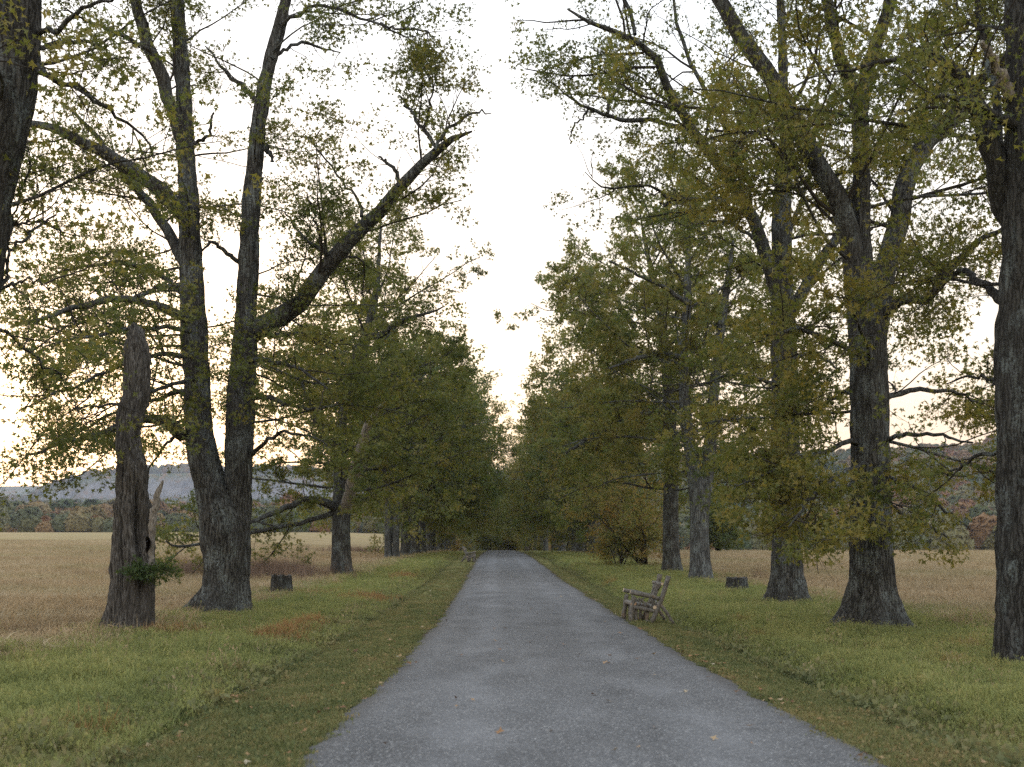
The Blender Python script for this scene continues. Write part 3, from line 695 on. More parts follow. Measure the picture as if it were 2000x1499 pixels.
# twin-stemmed oak on the left
near_tree('oak_tree', 'big twin-stemmed oak with a long broken limb slanting over the left verge', (437, 1197),
    [(435, 1197, 47), (444, 1150, 41), (443, 1100, 42), (438, 1045, 46), (432, 1000, 43), (410, 945, 31), (394, 880, 30), (386, 820, 27), (385, 740, 25), (378, 640, 25), (374, 540, 23), (370, 440, 21), (366, 350, 18), (362, 270, 17), (358, 180, 15), (351, 80, 14), (346, -20, 13), (340, -180, 10), (335, -360, 5)],
    [([(372, 440, 17), (350, 408, 16), (318, 374, 15), (262, 332, 13), (201, 299, 12), (140, 271, 10), (93, 248, 8), (51, 238, 6), (0, 232, 4), (-60, 200, 2)], -2.2),
     ([(376, 540, 13), (346, 485, 11), (327, 448, 10), (294, 402, 9), (266, 369, 8), (225, 320, 7), (190, 270, 5), (140, 215, 3)], 1.4),
     ([(362, 290, 14), (345, 235, 14), (327, 187, 13), (304, 117, 13), (280, 61, 12), (264, 5, 11), (250, -100, 8), (235, -230, 4)], -1.2),
     ([(296, 100, 7), (262, 82, 6), (224, 61, 5), (163, 37, 4), (120, 20, 2)], -1.0, dict(y0=-.8)),
     ([(355, 850, 13), (348, 842, 13), (334, 826, 12), (316, 816, 10), (280, 818, 8), (224, 838, 6), (170, 856, 5), (110, 868, 4), (50, 890, 2)], -3.0),
     ([(382, 700, 10), (340, 690, 8), (270, 700, 6), (190, 735, 5), (110, 770, 4), (40, 800, 2)], -8.0),
     ([(378, 640, 11), (330, 600, 9), (260, 585, 7), (180, 590, 6), (100, 615, 4), (20, 640, 2)], -3.2),
     ([(376, 590, 10), (320, 540, 8), (240, 510, 6), (160, 520, 5), (80, 545, 3)], 2.5),
     ([(386, 760, 9), (330, 770, 7), (260, 790, 5), (180, 830, 4), (110, 870, 2)], 3.0),
     ([(378, 650, 9), (330, 640, 7), (270, 640, 6), (200, 650, 5), (120, 665, 3), (40, 700, 2)], -7.5),
     ([(384, 740, 8), (340, 750, 6), (290, 770, 5), (230, 790, 4), (150, 800, 3)], -6.5),
     ([(376, 560, 9), (300, 560, 7), (220, 610, 5), (130, 640, 3), (50, 650, 2)], -1.0),
     ([(490, 650, 22), (528, 634, 20), (570, 612, 18), (617, 556, 17), (654, 505, 16), (696, 458, 15), (733, 416, 13), (776, 374, 12), (818, 327, 10), (850, 290, 9), (874, 276, 8), (900, 265, 6), (922, 257, 2)], -1.8, dict(y0=.2)),
     ([(848, 294, 4), (866, 262, 3.5), (890, 238, 3), (918, 222, 2.5), (945, 214, 2), (960, 222, 1)], .5, dict(y0=-1.6)),
     ([(852, 288, 4), (840, 268, 4), (827, 252, 4), (812, 235, 3), (804, 220, 3), (796, 203, 2.5), (780, 187, 2)], .8, dict(y0=-1.2)),
     ([(828, 253, 3), (836, 225, 2.5), (841, 201, 2), (848, 164, 1.5), (838, 140, 1)], -.8, dict(y0=-1)),
     ([(780, 366, 4), (779, 348, 4), (770, 330, 4), (758, 316, 3), (740, 306, 2)], .6, dict(y0=-1)),
     ([(706, 424, 6), (703, 400, 5), (690, 375, 4), (678, 364, 4), (658, 340, 3.5), (645, 327, 3), (626, 299, 3), (606, 275, 2), (593, 262, 1.5)], 1.0, dict(y0=-1)),
     ([(644, 505, 4), (628, 488, 4), (612, 474, 3.5), (593, 467, 3), (572, 440, 2.5), (556, 416, 1.5)], 1.4, dict(y0=-.5)),
     ([(640, 508, 4), (625, 460, 3), (612, 420, 2), (600, 380, 1.5)], -1.2, dict(y0=-.5)),
     ([(552, 50, 6), (566, 38, 6), (584, 28, 6), (610, 14, 5), (640, 7, 5), (677, 23, 5), (710, 37, 4), (743, 47, 3.5), (762, 61, 3), (780, 61, 2.5), (804, 79, 2), (822, 92, 1)], -2.2),
     ([(743, 45, 2.5), (780, 60, 2.2), (820, 55, 2), (850, 72, 1.2)], -.6, dict(y0=-1.8)),
     ([(530, 115, 6), (580, 80, 5), (620, 92, 4), (665, 103, 2)], 1.5),
     ([(508, 205, 9), (480, 175, 8), (450, 150, 6), (425, 120, 4), (400, 90, 2)], 1.0),
     ([(518, 285, 9), (526, 300, 7), (534, 316, 3)], -.3, dict(bare=True, mat='bark_dark')),
     ([(472, 515, 5), (455, 505, 4.5), (430, 485, 4), (412, 470, 3), (395, 490, 2)], -.8, dict(y0=.1)),
     ([(378, 280, 4), (400, 275, 3.5), (412, 250, 3), (418, 220, 2)], -.6),
     ([(496, 778, 9), (532, 780, 8), (572, 796, 6), (620, 800, 4), (660, 790, 2)], -1.5),
     ([(490, 890, 8), (510, 872, 7), (528, 856, 6), (560, 845, 5), (600, 850, 3), (640, 870, 2)], -2.5),
     ([(480, 700, 9), (530, 705, 7), (590, 720, 5), (640, 760, 3)], -3.0),
     ([(490, 640, 9), (540, 660, 7), (600, 650, 5), (670, 665, 3)], 2.5),
     ([(380, 800, 7), (330, 860, 5), (300, 900, 3), (290, 925, 2)], 2.0)],
    seed=104, stems=[([(455, 1120, 34), (463, 1000, 26), (465, 930, 27), (468, 850, 28), (470, 760, 27), (478, 680, 24), (482, 600, 20), (485, 520, 19), (488, 450, 18), (495, 350, 17), (505, 240, 14), (515, 180, 13), (530, 110, 13), (545, 60, 12), (556, 10, 11), (575, -90, 9), (590, -230, 5)], .2)],
    autos=[dict(n=12, z0=6.5, z1=17.0, prof=bell(2.6, 3.2, 1.5), el0=5, el1=60), dict(n=9, z0=4.6, z1=9.0, prof=bell(4.4, 4.6, 4.0), el0=-4, el1=14, az=(PI - .9, PI + .9)), dict(n=7, z0=4.4, z1=8.0, prof=bell(3.6, 3.8, 3.0), el0=-4, el1=14, az=(-.9, .9), axis=[(465, 930, 27), (468, 850, 28), (470, 760, 27), (482, 600, 20), (488, 450, 18)]), dict(n=9, z0=8, z1=17, prof=bell(2.4, 2.8, 1.4), el0=10, el1=60, axis=[(470, 760, 27), (482, 600, 20), (488, 450, 18), (505, 240, 14), (530, 110, 13), (556, 10, 11), (590, -230, 5)])],
    dens=1.5, flare=.62, sub=(1.5, 2.6, 4.6), thin=.75, lsize=.110, nleaf=12)

# oak at the left frame edge, base outside the picture
near_tree('oak_tree', 'dark leaning oak trunk cut by the left frame edge at the top of the photo', (-120, 1340),
    [(-120, 1340, 62), (-112, 1200, 58), (-98, 900, 54), (-75, 640, 52), (-58, 560, 56), (-42, 480, 50), (-30, 380, 50), (-12, 300, 52), (2, 230, 56), (12, 160, 56), (20, 60, 57), (24, -40, 56), (22, -200, 44), (18, -400, 24), (16, -560, 9)],
    [([(60, 80, 10), (82, 66, 9), (117, 51, 8), (150, 28, 7), (170, 14, 6), (200, 2, 5), (240, -14, 3)], -.6),
     ([(62, 98, 5), (84, 92, 5), (117, 86, 4.5), (140, 84, 4), (175, 86, 3), (210, 98, 2)], .8),
     ([(60, 150, 5), (84, 146, 5), (107, 149, 5), (130, 162, 5), (154, 178, 4.5), (180, 193, 4), (210, 210, 4), (232, 228, 3.5), (252, 243, 3), (280, 275, 2.5), (300, 305, 2)], 1.2),
     ([(58, 120, 5), (90, 150, 4), (140, 170, 3), (200, 205, 2)], -1.0),
     ([(-10, 570, 9), (8, 560, 7), (14, 540, 5), (17, 500, 4), (19, 467, 4), (27, 420, 3.5), (33, 397, 3), (48, 350, 2.5), (61, 327, 2)], .6),
     ([(-5, 562, 6), (30, 552, 4), (60, 548, 3), (100, 560, 2)], -.8),
     ([(18, 500, 3), (45, 470, 3), (75, 440, 2.5), (110, 420, 2)], .8),
     ([(-40, 640, 8), (10, 650, 6), (60, 690, 4), (120, 740, 3)], 1.5),
     ([(-40, 480, 8), (20, 440, 5), (70, 430, 3), (120, 450, 2)], 2.0)],
    seed=105, autos=[dict(n=10, z0=5.5, z1=13.0, prof=bell(2.6, 3.6, 1.8), el0=5, el1=60)], dens=1.2, flare=.4, sub=(1.4, 2.5, 4.8), thin=.8, mat='bark_dark', Y=14.5, lsize=.105, nleaf=10)

# ------------------------------------------------------------------ middle-distance oaks
near_tree('oak_tree', 'oak beyond the left stump with a pale broken limb rising from its fork', (667, 1119),
    [(667, 1119, 19), (666, 1050, 18), (667, 995, 18), (665, 930, 13), (664, 860, 11), (670, 800, 10), (688, 715, 9), (712, 660, 8), (730, 600, 7), (738, 540, 5), (742, 470, 3), (745, 420, 1.5)],
    [([(672, 1000, 12), (680, 975, 11), (693, 925, 11), (703, 880, 10), (716, 840, 9), (735, 803, 5), (752, 785, 1.5)], -5.0, dict(mat='palewood', bare=True)),
     ([(665, 960, 9), (657, 905, 9), (645, 870, 8), (628, 840, 7), (600, 790, 5), (580, 720, 3)], 1.5),
     ([(660, 995, 10), (648, 987, 9), (621, 976, 8), (595, 975, 7), (560, 992, 6), (530, 1005, 5), (495, 1020, 4), (455, 1032, 2.5)], -3),
     ([(655, 1000, 6), (600, 1020, 4), (520, 1035, 3.5), (430, 1050, 3), (400, 1064, 3), (370, 1064, 3), (340, 1072, 2.5), (325, 1058, 1.5)], -7),
     ([(715, 660, 6), (743, 656, 6), (783, 627, 5), (810, 618, 4), (831, 616, 3), (865, 600, 1.5)], -3),
     ([(690, 715, 6), (740, 720, 5), (790, 745, 4), (840, 740, 2)], -4)],
    seed=106, autos=[dict(n=26, z0=3.6, z1=13.6, prof=bell(6.0, 6.8, 4.6), el0=-8, el1=62)], dens=1.0, hires=False, lsize=.17, nleaf=12, sub=(1.4, 2.5, 4.2), flare=.35, thin=1.6, leafm='leaf')
near_tree('oak_tree', 'forked pale oak on the right with a V of two stems, behind the log bench', (1367, 1129),
    [(1367, 1129, 21), (1366, 1040, 18), (1366, 960, 20), (1352, 900, 12), (1344, 850, 12), (1336, 780, 10), (1335, 700, 9), (1342, 600, 8), (1344, 520, 6), (1346, 440, 3), (1348, 400, 1.5)],
    [([(1345, 600, 5), (1300, 560, 4), (1250, 540, 3), (1190, 510, 2)], -2), ([(1340, 700, 6), (1290, 690, 5), (1240, 700, 4), (1190, 720, 2)], -4)],
    seed=107, stems=[([(1372, 1000, 13), (1381, 930, 13), (1388, 860, 13), (1392, 790, 11), (1402, 690, 9), (1420, 560, 7), (1432, 470, 3)], -.5)],
    autos=[dict(n=28, z0=3.8, z1=15.2, prof=bell(5.2, 6.0, 4.0), el0=-8, el1=60), dict(n=8, z0=7, z1=15, prof=bell(3.5, 4, 2), el0=0, el1=50, axis=[(1388, 860, 13), (1402, 690, 9), (1432, 470, 3)])],
    dens=1.1, hires=False, lsize=.185, nleaf=13, sub=(1.3, 2.3, 3.6), flare=.3, thin=1.9, mat='bark_grey', leafm='leaf_far')
near_tree('oak_tree', 'straight single-stem oak between the russet sapling clump and the forked oak', (1312, 1112),
    [(1312, 1112, 17), (1310, 1040, 15), (1310, 900, 14), (1308, 800, 12), (1300, 700, 10), (1290, 600, 8), (1270, 520, 5), (1255, 450, 3), (1250, 410, 1.5)],
    [([(1305, 800, 7), (1250, 810, 7), (1190, 835, 6), (1140, 860, 4), (1100, 890, 2.5)], -5), ([(1240, 640, 6), (1210, 600, 6), (1196, 570, 5), (1170, 550, 4), (1135, 560, 2)], -4)],
    seed=108, autos=[dict(n=32, z0=3.8, z1=16.4, prof=bell(5.6, 6.6, 4.6), el0=-8, el1=62)], dens=1.1, hires=False, lsize=.195, nleaf=14, sub=(1.3, 2.2, 3.4), flare=.4, thin=2.0, leafm='leaf_far')

# ------------------------------------------------------------------ the avenue: four oaks built once, then copied down both rows
def avenue_oak(H, r, fork, seed, leafm, mat, rad=7.0, zb=4.0, split=False):
    rng = np.random.default_rng(seed); root = empty('oak_tree', (0, 0, 0))
    tp = np.array([[0, 0, 0, r], [0, .02, fork, r * .82], [0, 0, fork + .6, r * .8]])
    if split:
        for s in (-1, 1):
            tp = np.array([[s * r * .62, 0, 0, r * .62], [s * r * .60, .0, fork, r * .58], [s * r * .9, 0, fork + 1.5, r * .5]])
            V, Q, Tf, _ = trunk_mesh(tp, S=24, dz=.2, flare=.15, seed=seed + s, ridge=.05); a = Acc(); a.add(V, Q, Tf); a.build('trunk', [M[mat]], root)
    else:
        V, Q, Tf, _ = trunk_mesh(tp, S=28, dz=.2, flare=.4, seed=seed, ridge=.05); a = Acc(); a.add(V, Q, Tf); a.build('trunk', [M[mat]], root)
    LP, LR = [], []
    nl = 3
    for k in range(nl):
        az = k * 2.1 + rng.random(); q = [np.array([0, 0, fork - .2])]; d = unit(np.array([math.cos(az) * .35, math.sin(az) * .35, 1.0]))
        Lk = (H - fork) * (1 if k == 0 else .82)
        for s in range(9):
            d = unit(d + rng.normal(size=3) * .09 + np.array([0, 0, .06])); q.append(q[-1] + d * Lk / 9)
        q = np.array(q); rr = np.linspace(r * .6, .04, 10)
        LP.append(q); LR.append(rr)
        p, r2 = auto_limbs(q, rr, 13, max(zb, fork + .2), H * .76, bell(rad * .9, rad, rad * .72), rng, -8, 58, azr=(az - 1.5, az + 1.5))
        LP += list(p); LR += list(r2)
    p, r2 = auto_limbs(np.array([[0, 0, 0], [0, 0, fork + 1]]), np.array([r, r]), 7, zb, fork + .4, bell(rad * .9, rad, rad), rng, -12, 10)
    LP += list(p); LR += list(r2)
    a = Acc(); a.add(*tubes(np.array(LP), np.array(LR), 6)); a.build('limbs', [M[mat]], root)
    _, nf = crown(root, np.array(LP), np.array(LR), (0, 0, 0), 1.15, .22, 10, rng, False, leafm, sub=(1.0, 1.9, 2.7), spread=.22, thin=1.3, fine=False)
    print('avenue oak', nf)
    return root
protos = [avenue_oak(19.5, .46, 4.6, 201, 'leaf_far', 'bark_grey', 6.8), avenue_oak(18.0, .40, 5.4, 202, 'leaf_far', 'bark', 6.4),
          avenue_oak(20.5, .50, 5.0, 203, 'leaf_warm', 'bark_grey', 7.0), avenue_oak(18.5, .44, 5.2, 204, 'leaf_far', 'bark_grey', 6.6, split=True)]
used = set()
ordn = ['first', 'second', 'third', 'fourth', 'fifth', 'sixth', 'seventh', 'eighth', 'ninth', 'tenth']
def avenue(side, rows):
    for k, (Y, X, pi, s, rz) in enumerate(rows):
        src = protos[pi]
        o = copy_tree(src) if pi in used else src
        used.add(pi)
        o.location = (X, Y, gz(X, Y) - .05); o.rotation_euler = (0, 0, rz); o.scale = (s, s, s)
        tag(o, None, 'tree', 'oaks in the far rows of the avenue')
        if side == 'left':
            o['label'] = ('oak with its grey trunk split by a black vertical crack, in the left row' if k == 0 else
                          '%s oak past the crack-split trunk, counting down the left row' % ordn[k - 1] if k < 9 else
                          'distant oak at the far end of the left row, trunks merging together')
        else:
            o['label'] = ('broad-footed oak in the right row just past the russet sapling clump' if k == 1 else
                          'oak in the right row half hidden behind the russet sapling clump' if k == 0 else
                          '%s oak beyond the broad-footed one, counting down the right row' % ordn[k - 2] if k < 9 else
                          'distant oak at the far end of the right row, trunks merging together')
r_ = random.Random(5)
YL = [84, 95, 104, 113, 122, 131, 141, 152, 164, 177, 191, 206, 222, 240]
YR = [88, 106, 117, 127, 138, 149, 161, 174, 188, 203, 219, 236]
avenue('left', [(Y, path_cx(Y) - 8.5 + r_.uniform(-.3, .3), 3 if k == 0 else [0, 1, 2, 0, 1][k % 5], r_.uniform(.93, 1.08), PI if k == 0 else r_.uniform(0, 6.28)) for k, Y in enumerate(YL)])
avenue('right', [(Y, path_cx(Y) + 8.9 + r_.uniform(-.3, .3), [2, 0, 2, 1, 0][k % 5], r_.uniform(.93, 1.08), r_.uniform(0, 6.28)) for k, Y in enumerate(YR)])
# trees closing the view where the path dips away
for k, (X, Y, pi, s, lb) in enumerate([(-6.5, 262, 1, 1.0, 'oak closing the view left of the vanishing path'), (-.5, 278, 0, .95, 'oak closing the view straight behind the end of the path'), (5.5, 266, 2, .95, 'yellowing oak closing the view right of the vanishing path'),
                                   ]):
    o = copy_tree(protos[pi]); o.location = (X, Y, gz(X, Y) - .2); o.scale = (s, s, s); o.rotation_euler = (0, 0, k * 1.7)
    tag(o, lb, 'tree', 'oaks closing the end of the avenue')

# ------------------------------------------------------------------ shrubs and saplings
def shrub(name, label, X, Y, H, R, nst, seed, leafm, cat='shrub', group=None, lsize=.11, nleaf=6, dens=1.0, rx=1.0):
    rng = np.random.default_rng(seed); root = empty(name, (X, Y, gz(X, Y))); tag(root, label, cat, group)
    LP, LR = [], []
    for k in range(nst):
        az = rng.random() * 6.28; q = [np.array([rng.normal() * .12, rng.normal() * .12, -.05])]; lean = rng.uniform(.1, .75)
        d = unit(np.array([math.cos(az) * lean * rx, math.sin(az) * lean, 1.0])); L = H * rng.uniform(.65, 1.0)
        for s in range(9): d = unit(d + rng.normal(size=3) * .09); q.append(q[-1] + d * L / 9)
        LP.append(q); LR.append(np.linspace(.045 * H / 4 + .01, .008, 10))
    LP = np.array(LP); LR = np.array(LR)
    a = Acc(); a.add(*tubes(LP, LR, 6)); a.build('stems', [M['twig']], root)
    P1, R1 = spawn(LP, LR, 2.2, .12, .42, .5, R, 60, -.02, 6, .15, .01, rng)
    P2, R2 = spawn(P1, R1, 3.2 * dens, .2, .45, .2, .9, 48, .0, 4, .2, .008, rng)
    a = Acc(); a.add(*tubes(P1, np.maximum(R1, .005), 4)); a.add(*tubes(P2, np.maximum(R2, .003), 3, cap=False)); o = a.build('branches', [M['twig']], root); o['kind'] = 'stuff'
    tips = np.concatenate([P2[:, -1], P2[:, 2], P2[:, 1]]); dirs = np.concatenate([unit(P2[:, -1] - P2[:, 1])] * 3)
    V, Fc, tint = leaves(tips, dirs, nleaf // 2, lsize, rng, .12, .4, True)
    link('crown', mesh_np('crown', V, [Fc], [M[leafm]], False, {'tint': ('FACE', 'FLOAT', tint.astype(np.float32))}), root)
    return root
shrub('sapling_clump', 'clump of russet and olive young saplings between the path oaks on the right', 8.3, 66.5, 6.4, 1.9, 10, 301, 'leaf_rust', 'sapling', dens=2.1, lsize=.14, nleaf=8)
shrub('shrub', 'low russet bush spreading to the left of the sapling clump', 6.7, 65.5, 2.9, 1.5, 8, 302, 'leaf_rust', 'shrub', lsize=.13, dens=1.3, nleaf=7)
shrub('field_tree', 'small rounded grey-green tree alone in the right-hand field', 26.2, 138, 6.2, 2.6, 14, 303, 'leaf_far', 'tree', lsize=.26, nleaf=8, dens=1.4)
for k, (X, Y, H, lb) in enumerate([(-3.2, 246, 6.2, 'orange bush left of where the path disappears'), (-1.0, 252, 6.8, 'rust-red bush in the middle of the far end of the path'), (1.2, 248, 6.4, 'golden rounded bush right of where the path disappears'), (3.2, 252, 6.0, 'brown bush beyond the far right bench')]):
    shrub('shrub', lb, X, Y, H * 1.0, 2.6, 9, 310 + k, ['leaf_warm', 'leaf_rust', 'leaf_warm', 'leaf_far'][k], 'shrub', 'autumn bushes at the path end', lsize=.3, nleaf=6)

# ------------------------------------------------------------------ dead snag on the left
def snag_shape(rr, TH, H, P):
    # hollow torn side facing the camera and the path; TH measured in the tube's own frame
    def dth(a): return (TH - a + PI) % (2 * PI) - PI
    rr = rr + .10 * np.sin(TH * 3 + 1) * np.exp(-H / 1.6)
    hol = np.exp(-(dth(SN_A) / .36) ** 2) * np.exp(-((H - 1.95) / .50) ** 2)
    slit = np.exp(-(dth(SN_A + .1) / .16) ** 2) * sstep(H, .2, .8) * sstep(-H, -3.6, -2.2)
    slit2 = np.exp(-(dth(SN_A - 1.1) / .10) ** 2) * sstep(H, .1, .5) * sstep(-H, -3.9, -2.8)
    cut = np.exp(-(dth(SN_A + .75) / .55) ** 2) * sstep(H, 3.15, 3.5) * .10
    cut2 = np.exp(-(dth(SN_A + .6) / .5) ** 2) * (sstep(H, 4.0, 4.25) - sstep(H, 4.6, 5.2)) * .09
    return rr - .30 * hol - .15 * slit - .12 * slit2 - cut - cut2
X0, Y0 = on_ground(258, 1232)
org = np.array([X0, Y0, gz(X0, Y0)])
snag = empty('dead_snag', org); tag(snag, 'dead broken tree trunk with peeling bark, dark hollow and pale splinter, on the left', 'dead tree')
sp_ = px_path([(257, 1232, 42), (262, 1180, 41), (264, 1100, 41), (262, 1040, 38), (259, 960, 31), (258, 900, 28), (252, 860, 24), (256, 825, 25), (268, 780, 26), (270, 720, 26), (268, 675, 23), (265, 645, 14), (262, 632, 5)], Y0, .3)
_T = None
SN_A = 0.0
V, Q, Tf, _ = trunk_mesh(sp_, S=120, dz=.035, flare=.18, ridge=.045, seed=17, lobes=6)
# find the tube angle that faces camera and slightly right, then cut the hollow there
ang = np.arctan2(-1.0, .62)
c0 = V[: 120] - V[:120].mean(0); SN_A = float(np.arange(120)[np.argmin(np.abs(((np.arctan2(c0[:, 1], c0[:, 0]) - ang + PI) % (2 * PI)) - PI))] / 120 * 2 * PI)
V, Q, Tf, _ = trunk_mesh(sp_, S=120, dz=.035, flare=.18, ridge=.075, seed=17, lobes=6, extra=snag_shape)
a = Acc(); a.add(V, Q, Tf); a.build('trunk', [M['deadwood']], snag, org)
s = resample(px_path([(294, 1110, 4), (296, 1060, 6), (298, 1020, 7), (302, 992, 6.5), (307, 968, 6), (313, 952, 4), (319, 938, 1.2)], Y0 - .12, -.12), 26)
V, Q = tubes(s[:, :3] + RNG.normal(size=(26, 3)) * .010, s[:, 3], 14, .5); a = Acc(); a.add(V, Q); o = a.build('splinter', [M['palewood']], snag, org); o['label'] = 'pale upright splinter torn from the trunk'
rot = []
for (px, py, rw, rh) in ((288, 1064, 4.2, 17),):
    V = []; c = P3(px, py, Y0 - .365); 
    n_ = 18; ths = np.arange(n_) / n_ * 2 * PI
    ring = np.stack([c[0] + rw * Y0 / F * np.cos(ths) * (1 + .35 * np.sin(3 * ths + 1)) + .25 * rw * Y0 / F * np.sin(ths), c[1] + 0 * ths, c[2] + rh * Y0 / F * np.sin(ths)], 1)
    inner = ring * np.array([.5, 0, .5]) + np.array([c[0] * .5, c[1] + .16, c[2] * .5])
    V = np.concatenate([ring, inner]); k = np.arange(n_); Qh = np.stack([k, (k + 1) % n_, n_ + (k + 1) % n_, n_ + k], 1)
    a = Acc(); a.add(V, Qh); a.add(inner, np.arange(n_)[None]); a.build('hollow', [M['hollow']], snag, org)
def sprout(px, py, n, seed, parent, mat='leaf_sprout', sc=.55, name='sprout', dY=-.5):
    rng = np.random.default_rng(seed); c = P3(px, py, Y0 + dY)
    LP = []
    for k in range(n):
        az = rng.random() * 6.28; d = unit(np.array([math.cos(az), math.sin(az) * .5, rng.uniform(-.5, .9)])); q = [c.copy()]
        for s_ in range(5): d = unit(d + rng.normal(size=3) * .2 + np.array([0, 0, -.08])); q.append(q[-1] + d * sc * rng.uniform(.12, .24))
        LP.append(q)
    LP = np.array(LP); a = Acc(); a.add(*tubes(LP, np.full(LP.shape[:2], .004), 3)); a.build('%s_stems' % name, [M['twig']], parent, org)['kind'] = 'stuff'
    tips = LP[:, 1:].reshape(-1, 3); dirs = unit(np.repeat(LP[:, -1] - LP[:, 0], 5, 0))
    V, Fc, tint = leaves(tips, dirs, 4, .10, rng, .05, .4, True)
    link(name, mesh_np(name, V - org, [Fc], [M[mat]], False, {'tint': ('FACE', 'FLOAT', tint.astype(np.float32))}), parent)['kind'] = 'stuff'
sprout(278, 1118, 16, 401, snag, sc=.32); sprout(308, 1114, 12, 402, snag, sc=.42)

# ------------------------------------------------------------------ stumps
def stump(label, px, py, w, h, seed, mat):
    X, Y = on_ground(px, py); r = w / 2; rng = np.random.default_rng(seed)
    S, K = 64, 16; th = np.arange(S) / S * 2 * PI; V = []
    topn = (fbm(np.cos(th) * 2.2 + seed, np.sin(th) * 2.2, seed=seed, o=3) - .5) * h * .28 + (vnoise(th * 9, th * 0, seed=seed + 3) - .5) * h * .10
    for k in range(K):
        u = k / (K - 1); z = -.1 + u * (h + .1); rr = r * (1.04 - .16 * u)  * (1.0 + .22 * math.exp(-max(0, z) / .12)) * (1 + .12 * (fbm(np.cos(th) * 4, np.sin(th) * 4 + z, seed=seed + 7) - .5) * 2)
        rr = rr - .035 * np.abs(2 * vnoise(th * 7, th * 0 + z * 1.2, seed=seed + 5) - 1)
        V.append(np.stack([rr * np.cos(th), rr * np.sin(th), np.full(S, z) + topn * u ** 3], 1))
    for f_, dz in ((.82, -.03), (.55, -.12), (.2, -.18)):
        V.append(np.stack([r * .88 * f_ * np.cos(th), r * .88 * f_ * np.sin(th), h + dz + topn * f_ * .6 + (rng.random(S) - .5) * .03], 1))
    KK = len(V); V = np.concatenate(V); k = np.arange(KK - 1)[:, None] * S; s = np.arange(S)[None]; s2 = (s + 1) % S
    Q = np.stack([k + s, k + s2, k + S + s2, k + S + s], -1).reshape(-1, 4)
    root = empty('tree_stump', (X, Y, gz(X, Y))); tag(root, label, 'stump', 'old tree stumps')
    a = Acc(); a.add(V[:K * S], Q[:(K - 1) * S]); a.build('stump_bark', [M[mat]], root)
    a = Acc(); a.add(V[(K - 1) * S:], Q[:(KK - K) * S], (np.arange(S) + (KK - K) * S)[None]); a.build('stump_top', [M['deadwood']], root)
    # a few splinters
    for q in range(2):
        an = rng.random() * 6.28; a_ = Acc(); b = np.array([r * .85 * math.cos(an), r * .85 * math.sin(an), h - .08]); hh = rng.uniform(.06, .16)
        a_.add(*tubes(np.array([b, b + [0, 0, hh * .6], b + [.01, 0, hh]]), np.array([.05, .03, .005]), 5)); a_.build('splinter', [M['deadwood']], root)
stump('dark ragged tree stump in the grass right of the twin-stemmed oak', 549, 1158, .72, .62, 5, 'bark_dark')
stump('low grey cut stump near the field edge, between the bench and the slim oak', 1439, 1149, .78, .45, 8, 'bark_dark')

# ------------------------------------------------------------------ rustic log benches
m = N('weathered_log'); p = m.obj()
g = m.noise(m.scale(p, (1, 1, .5)), 28, 5, .7, 1.0); g2 = m.noise(p, 5, 3)
c = m.ramp(g, [(.3, (.045, .040, .035)), (.5, (.15, .14, .125)), (.7, (.27, .255, .23))])
c = m.mix(m.maprange(g2, .55, .75, 0, .6), c, (.25, .17, .11))
M['log'] = m.pbr(c, .85, m.bump(g, .8, .012), .2)
M['cut'] = N('cut_log_end').pbr((.50, .33, .20), .8)
M['cut_pale'] = N('pale_cut_wood').pbr((.58, .46, .33), .8)
def log_part(name, root, a, b, r0, r1=None, bow=0.0, cut='log', rng=None, S=10, K=9):
    r1 = r0 if r1 is None else r1; r0 *= 1.14; r1 *= 1.14; a = np.array(a, float); b = np.array(b, float); t = np.linspace(0, 1, K)[:, None]
    d = unit(b - a); sd_ = unit(np.cross(d, [0, 1, .3])); P = a + (b - a) * t + sd_ * np.sin(t * PI) * bow + rng.normal(size=(K, 3)) * r0 * .09
    R = np.linspace(r0, r1, K) * (1 + .07 * rng.normal(size=K))
    V, Q = tubes(P, R, S, .07, cap=False)
    F_ = np.arange(S)[::-1][None]; F2 = (np.arange(S) + (K - 1) * S)[None]
    me = mesh_np(name, V, [Q, F_, F2], [M['log'], M[cut]], False, midx=[0] * len(Q) + [1, 1])
    me.polygons.foreach_set('use_smooth', np.array([True] * len(Q) + [False, False])); return link(name, me, root)
